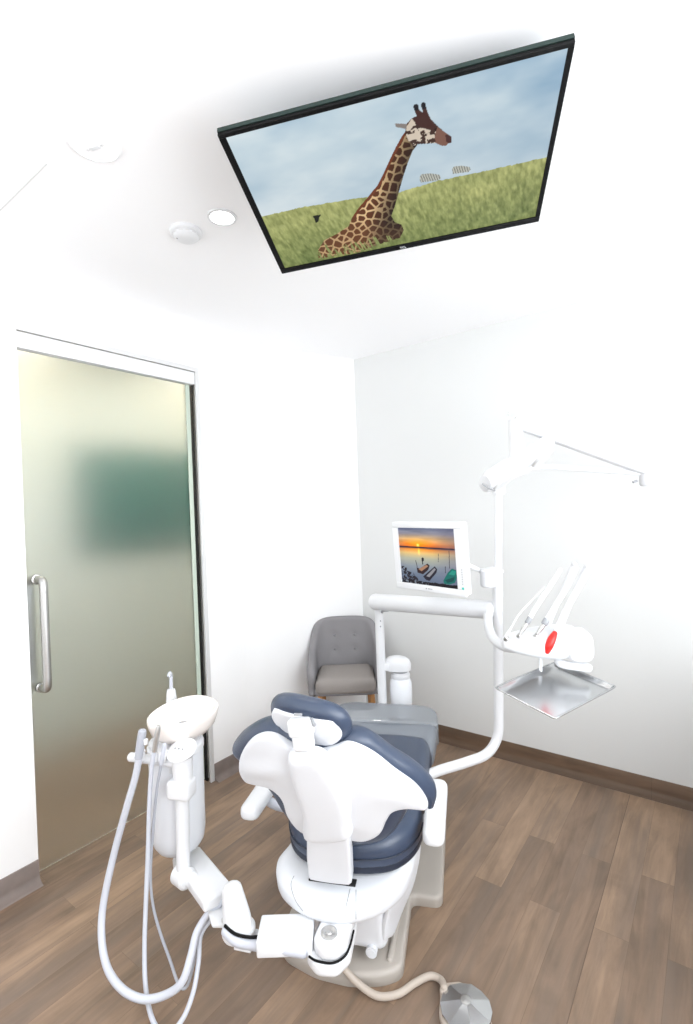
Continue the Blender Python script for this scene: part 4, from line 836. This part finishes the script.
def paint_sunset(X, Y, U, V):
    hz = 0.665
    stops = [(0, (104, 118, 142)), (0.12, (112, 126, 152)), (0.30, (140, 146, 164)), (0.48, (178, 172, 160)), (0.60, (232, 180, 104)), (0.655, (226, 128, 54)), (0.665, (70, 56, 66)), (0.685, (120, 84, 80)), (0.69, (238, 132, 60)), (0.76, (240, 168, 92)), (0.86, (170, 152, 150)), (0.93, (118, 122, 146)), (1, (92, 104, 136))]
    vs = [(0, (98, 112, 134)), (0.15, (112, 126, 148)), (0.32, (146, 156, 166)), (0.46, (190, 190, 168)), (0.56, (240, 200, 128)), (0.625, (238, 142, 66)), (0.645, (120, 76, 70)), (0.652, (58, 48, 62)), (0.668, (66, 52, 64)), (0.672, (214, 104, 56)), (0.72, (244, 140, 62)), (0.80, (236, 184, 120)), (0.90, (150, 146, 156)), (1, (98, 108, 138))]
    c = np.stack([np.interp(V, [s[0] for s in vs], [s[1][k] for s in vs]) for k in range(3)], 1)
    su = 0.355; du_ = np.abs(U-su); glow = np.exp(-((U-su)/0.22)**2-((V-0.70)/0.10)**2)[:, None]; c = c+glow*np.array([70, 40, -30])
    away = np.clip((du_-0.25)*1.3, 0, 0.6)[:, None]; c = c*(1-away)+np.array([112, 112, 140])*away*1.0
    cl = fbm(U*3, V*16, 51)[:, None]; c = c+np.where((V > 0.68)[:, None], (cl-0.5)*50, (cl-0.5)*16)
    s = np.exp(-((U-su)/0.022)**2-((V-0.698)/0.022)**2)[:, None]; c = c+s*np.array([150, 150, 110])
    rf = np.exp(-((U-su-0.012)/0.018)**2-((V-0.60)/0.06)**2)[:, None]; c = c+rf*np.array([80, 60, 20])
    hzm = np.abs(V-0.659+0.010*(fbm(U*14, V*0, 3)-0.5)) < 0.010; c[hzm] = (50, 42, 56)
    def P(col, *q): c[inpoly(X, Y, mz(*q))] = col
    # rocks, boats, posts
    rk = inpoly(X, Y, mz((150, 420), (185, 425), (190, 455), (235, 470), (265, 510), (270, 545), (155, 530))) & (fbm(U*34, V*34, 61) > 0.46); c[rk] = (44, 40, 48)
    P((54, 38, 40), (255, 430), (275, 440), (330, 405), (346, 420), (335, 450), (300, 480), (262, 468)); P((176, 132, 104), (268, 444), (322, 414), (336, 424), (290, 458))
    P((40, 36, 50), (300, 495), (380, 425), (398, 445), (392, 470), (345, 525), (322, 520)); P((150, 150, 156), (322, 492), (378, 436), (388, 446), (345, 500))
    P((36, 30, 36), (288, 372), (294, 362), (304, 366), (306, 384), (298, 395), (302, 410), (294, 412), (292, 392)); P((40, 34, 40), (246, 382), (250, 382), (262, 430), (258, 430))
    P((22, 112, 104), (440, 525), (470, 470), (500, 440), (535, 455), (545, 480), (520, 540), (480, 552), (445, 545)); P((38, 150, 132), (478, 480), (502, 452), (530, 462), (516, 488)); P((20, 78, 78), (452, 520), (520, 498), (510, 530), (470, 540))
    P((50, 46, 60), (478, 318), (482, 318), (485, 440), (481, 440)); P((50, 46, 60), (452, 425), (456, 425), (457, 472), (453, 472)); P((50, 46, 60), (404, 335), (407, 335), (407, 395), (404, 395))
    c[V < 0.055+0.03*(fbm(U*22, V*0, 71)-0.4)] = (24, 22, 28); c[(V < 0.052) & (U < 0.50) & (vnoise(U*60, V*30, 5) > 0.6)] = (120, 128, 140)
    return c
grid_picture(mo, 'screen', -sw, sw, -sh_, sh_, 220, 176, 0.0015, paint_sunset)
mqw = MOM.inverted() @ Vector(wld(mq)); 
b = BM(); tube(b, [(0.0, -0.01, -0.055), (0.04, -0.012, -0.085), (0.12, -0.03, -0.088), (mqw[0]-0.035, mqw[1]+0.008, mqw[2]+0.0)], 0.011, seg=16, n=6); mo.part('support_arm', b, M['white'])

# ================================================================== OPERATING LIGHT
PT_ = np.array([0.662, 0.703, 1.71])
ol_ = Thing('operating_light', 'white dental operating light on a folding arm at the pole top', 'dental light', PT_)
AE = ld(650, 473, 2.36)
b = BM(); lathe(b, [(0.0, -0.02), (0.026, -0.02), (0.030, -0.012), (0.030, 0.055), (0.024, 0.062), (0, 0.062)], 24, T(*PT_)); ol_.part('pole_socket', b, M['white'])
b = BM(); a0 = PT_+np.array([0, 0, 0.036]); a1 = AE+np.array([-0.03, 0, -0.0]); am = ld(545, 467, 2.345); tube(b, [a0, (a0+am)/2+np.array([0, 0, 0.012]), am, a1], [0.014, 0.014, 0.013, 0.013], seg=18, n=6); ol_.part('lower_arm', b, M['white'])
b = BM(); lathe(b, [(0, -0.062), (0.040, -0.062), (0.047, -0.052), (0.047, 0.052), (0.040, 0.062), (0, 0.062)], 28, T(*AE)); ol_.part('arm_joint', b, M['white'])
TE = ld(514, 421, 2.20)
b = BM(); obox(b, AE+np.array([0, 0, 0.012]), TE+np.array([0, 0, 0.0]), 0.052, 0.058, 0.014, seg=4); sa = ol_.part('spring_arm', b, M['white'])
b = BM(); f = lambda k, dz: (AE*(1-k)+TE*k)+np.array([0, -0.028, dz]); q = ld(635, 481.5, 2.32); obox(b, q-np.array([0.010, 0.004, 0.003]), q+np.array([0.010, 0.004, 0.003]), 0.012, 0.012, 0.002); ol_.part('arm_cap', b, M['mid_grey'], sa)
for px in ((509, 413.5), (516, 418.5)):
    b = BM(); q = ld(px[0], px[1], 2.168); box(b, q, (0.008, 0.008, 0.014), 0.002); ol_.part('hinge_pin', b, M['steel'], sa)
HB = ld(519, 462, 2.18)
b = BM(); e0, e1 = TE, HB
loft(b, [ell(e0*(1-k)+e1*k, np.array([0.9, 0.3, 0])*w, np.array([-0.3, 0.9, 0])*0.028, 24, 3.0) for k, w in ((-0.06, 0.018), (0.0, 0.024), (0.35, 0.030), (0.7, 0.036), (1.0, 0.042), (1.04, 0.036))]); yk = ol_.part('yoke', b, M['white'])
b = BM(); q = ld(519.5, 460, 2.145); lathe(b, [(0.014, -0.002), (0.014, 0.003), (0.011, 0.005), (0, 0.005)], 20, T(*q) @ Matrix.Rotation(PI/2, 4, 'X')); ol_.part('yoke_button', b, M['teal'], yk, label='small teal button')
# head: bar with two lamp pods, tipped towards the patient
pa, pb = ld(494, 478, 2.16), ld(541, 449, 2.22)
d = pb-pa; L = np.linalg.norm(d); d /= L; up_ = np.array([-0.25, -0.45, -0.86]); nx = np.cross(d, up_); nx /= np.linalg.norm(nx); up_ = np.cross(nx, d)
def hsec(k, a, h_, off=0): return ell(pa+d*L*k+up_*off, nx*a, up_*h_, 32, 2.8)
b = BM(); loft(b, [hsec(*q) for q in ((-0.22, 0.02, 0.012), (-0.19, 0.055, 0.030), (-0.10, 0.068, 0.040), (0.22, 0.072, 0.042), (0.40, 0.060, 0.034), (0.55, 0.055, 0.030), (0.72, 0.066, 0.036), (1.05, 0.068, 0.036), (1.14, 0.055, 0.028), (1.17, 0.02, 0.010))]); hd = ol_.part('lamp_head', b, M['white'])
for k in (0.06, 0.90):
    b = BM(); c = pa+d*L*k+up_*0.030
    loft(b, [ell(c+up_*w, d*0.050*r_, nx*0.056*r_, 28, 2.6) for w, r_ in ((0.0, 1), (0.012, 1), (0.016, 0.95))]); ol_.part('lens', b, M['grey_trim'], hd)
b = BM(); q0, q1 = ld(482.5, 484, 2.12), ld(495, 490.5, 2.12); tube(b, [q0, (q0+q1)/2+np.array([0, 0, -0.003]), q1], 0.0035, seg=8); ol_.part('head_grip', b, M['mid_grey'], hd)
b = BM(); q = ld(500, 470, 2.115); obox(b, q-d*0.045, q+d*0.045, 0.012, 0.034, 0.004, up=tuple(np.array([0, 0, 1.0]))); ol_.part('head_panel', b, M['grey_trim'], hd)

# ================================================================== ARMCHAIR by the corner
AC = CAM+ray(344.5, 640)*3.46; AC[2] = 0
ARM = Matrix.Translation(AC.tolist()) @ Matrix.Rotation(YAW, 4, 'Z')   # local -y looks back into the room
ac = Thing('armchair', 'grey upholstered tub armchair with buttoned back in the corner', 'armchair', (0, 0, 0), ARM)
b = BM()
ol = rounded([(-0.205, -0.205), (0.205, -0.205), (0.195, 0.16), (-0.195, 0.16)], [0.05, 0.05, 0.06, 0.06])
slab(b, ol, 0.428, 0.520, 0.02, 0.042, lambda u, v, w, d: (u, v, w+(0.012*min(1, d/0.1) if w > 0.48 else 0)), step=0.014, grid=0.03); ac.part('seat', b, M['fabric_seat'])
b = BM(); ol = rounded([(-0.212, -0.19), (0.212, -0.19), (0.21, 0.18), (-0.21, 0.18)], 0.05); slab(b, ol, 0.412, 0.446, 0.012, 0.006, flat, step=0.016, grid=0.06); ac.part('seat_frame', b, M['fabric'])
# wrapping back: u runs round the back from arm to arm, v up
def wrap(u, v, w, d=0):
    W_, D_ = 0.226, 0.19; a = abs(u); sg = 1 if u >= 0 else -1; r = 0.12; straight = W_-r; arc = r*PI/2
    if a < straight: x, y, nx_, ny_ = a, D_, 0, 1
    elif a < straight+arc: th_ = (a-straight)/r; x, y, nx_, ny_ = straight+r*math.sin(th_), D_-r+r*math.cos(th_), math.sin(th_), math.cos(th_)
    else: x, y, nx_, ny_ = W_, D_-r-(a-straight-arc), 1, 0
    lean = 0.10*max(0, v-0.33)*max(0, 1-max(0, a-straight)/0.3)+0.0; fl = 0.05*max(0, v-0.33)
    dimple = 0
    if w < 0.0:
        for bx in (-0.075, 0.075):
            for bz_ in (0.615, 0.715): dimple += 0.012*math.exp(-((u-bx)**2+(v-bz_)**2)/0.0007)
    return (sg*(x+nx_*(w+dimple+fl)), y+ny_*(w+dimple)+lean*1.2, v)
half = [(0.0, 0.848), (0.10, 0.846), (0.165, 0.837), (0.207, 0.812), (0.238, 0.76), (0.27, 0.69), (0.31, 0.64), (0.40, 0.605), (0.48, 0.575), (0.52, 0.54), (0.52, 0.49), (0.505, 0.44), (0.50, 0.392), (0.30, 0.385), (0.0, 0.385)]
ol = catmull(half+[(-x, y) for x, y in half[::-1]][1:-1], 4, True)
b = BM(); slab(b, ol, -0.032, 0.024, 0.026, 0.026, wrap, step=0.016, grid=0.020); bk = ac.part('back', b, M['fabric'])
for bx in (-0.075, 0.075):
    for bz_ in (0.615, 0.715):
        b = BM(); c = wrap(bx, bz_, -0.034); lathe(b, [(0.010, -0.001), (0.010, 0.003), (0.006, 0.007), (0, 0.008)], 16, T(*c) @ Matrix.Rotation(PI/2+0.1, 4, 'X')); ac.part('button', b, M['fabric'], bk)
for x, y, dx, dy in ((-0.17, -0.15, -0.03, -0.03), (0.17, -0.15, 0.03, -0.03), (-0.16, 0.13, -0.02, 0.03), (0.16, 0.13, 0.02, 0.03)):
    b = BM(); tube(b, [(x, y, 0.425), (x+dx, y+dy, 0.0)], [0.019, 0.011], seg=18, cap='flat'); ac.part('leg', b, M['beech'])

# ================================================================== LIGHT AND CAMERA
KL = 0.195
def area(name, loc_, aim, sx, sy, power, col=(1, 1, 1)):
    l = bpy.data.lights.new(name, 'AREA'); l.shape = 'RECTANGLE'; l.size = sx; l.size_y = sy; l.energy = power*KL; l.color = col
    o = bpy.data.objects.new(name, l); COL.objects.link(o); o.location = loc_; o.rotation_euler = (Vector(aim)-Vector(loc_)).to_track_quat('-Z', 'Y').to_euler(); return o
area('window_daylight', (1.6, YB-0.09, 1.7), (1.6, 0, 3.6), 2.7, 1.5, 170, (0.93, 0.966, 1.0))  # tipped upward so the window light also brightens the ceiling
area('window_daylight_side', (XR+0.09, -2.25, 1.72), (0, -2.25, 1.6), 2.6, 1.45, 480, (0.93, 0.968, 1.0))
def spot(name, p, power, col, size=2.4):
    l = bpy.data.lights.new(name, 'SPOT'); l.energy = power*KL; l.color = col; l.spot_size = size; l.spot_blend = 0.6; l.shadow_soft_size = 0.06
    o = bpy.data.objects.new(name, l); COL.objects.link(o); o.location = p; return o
spot('downlight_lamp', (DL[0], DL[1], H-0.02), 110, (1, 0.98, 0.95))
for i, (x, y) in enumerate(((2.0, -3.3), (0.7, -3.7))): spot('fill_lamp', (x, y, H-0.02), 60, (1, 0.98, 0.95), 1.9)  # unseen lamps added behind the camera to even out the light
for y in (-3.0, -1.9, -0.7): area('corridor_lamp', (-1.1, y, H-0.03), (-1.1, y, 0), 0.5, 0.3, 58, (1, 0.97, 0.92))
w = bpy.data.worlds.new('daylight'); SC.world = w; w.use_nodes = True; bg = w.node_tree.nodes['Background']; bg.inputs['Color'].default_value = (0.9, 0.95, 1.0, 1); bg.inputs['Strength'].default_value = 1.0

cam = bpy.data.cameras.new('camera'); co = bpy.data.objects.new('camera', cam); COL.objects.link(co)
R_, U_, F_ = RC
co.matrix_world = Matrix(((R_[0], U_[0], -F_[0], CAM[0]), (R_[1], U_[1], -F_[1], CAM[1]), (R_[2], U_[2], -F_[2], CAM[2]), (0, 0, 0, 1)))
cam.sensor_fit = 'AUTO'; cam.sensor_width = 36.0; cam.lens = F_PX/1024*36.0; cam.clip_start = 0.02; cam.clip_end = 60
SC.camera = co
SC.view_settings.view_transform = 'Standard'; SC.view_settings.look = 'None'; SC.view_settings.gamma = 1; SC.view_settings.use_curve_mapping = False
SC.view_settings.exposure = 0.0
SC.cycles.use_denoising = True; SC.cycles.max_bounces = 14; SC.cycles.diffuse_bounces = 10; SC.cycles.transmission_bounces = 8; SC.cycles.sample_clamp_indirect = 6.0
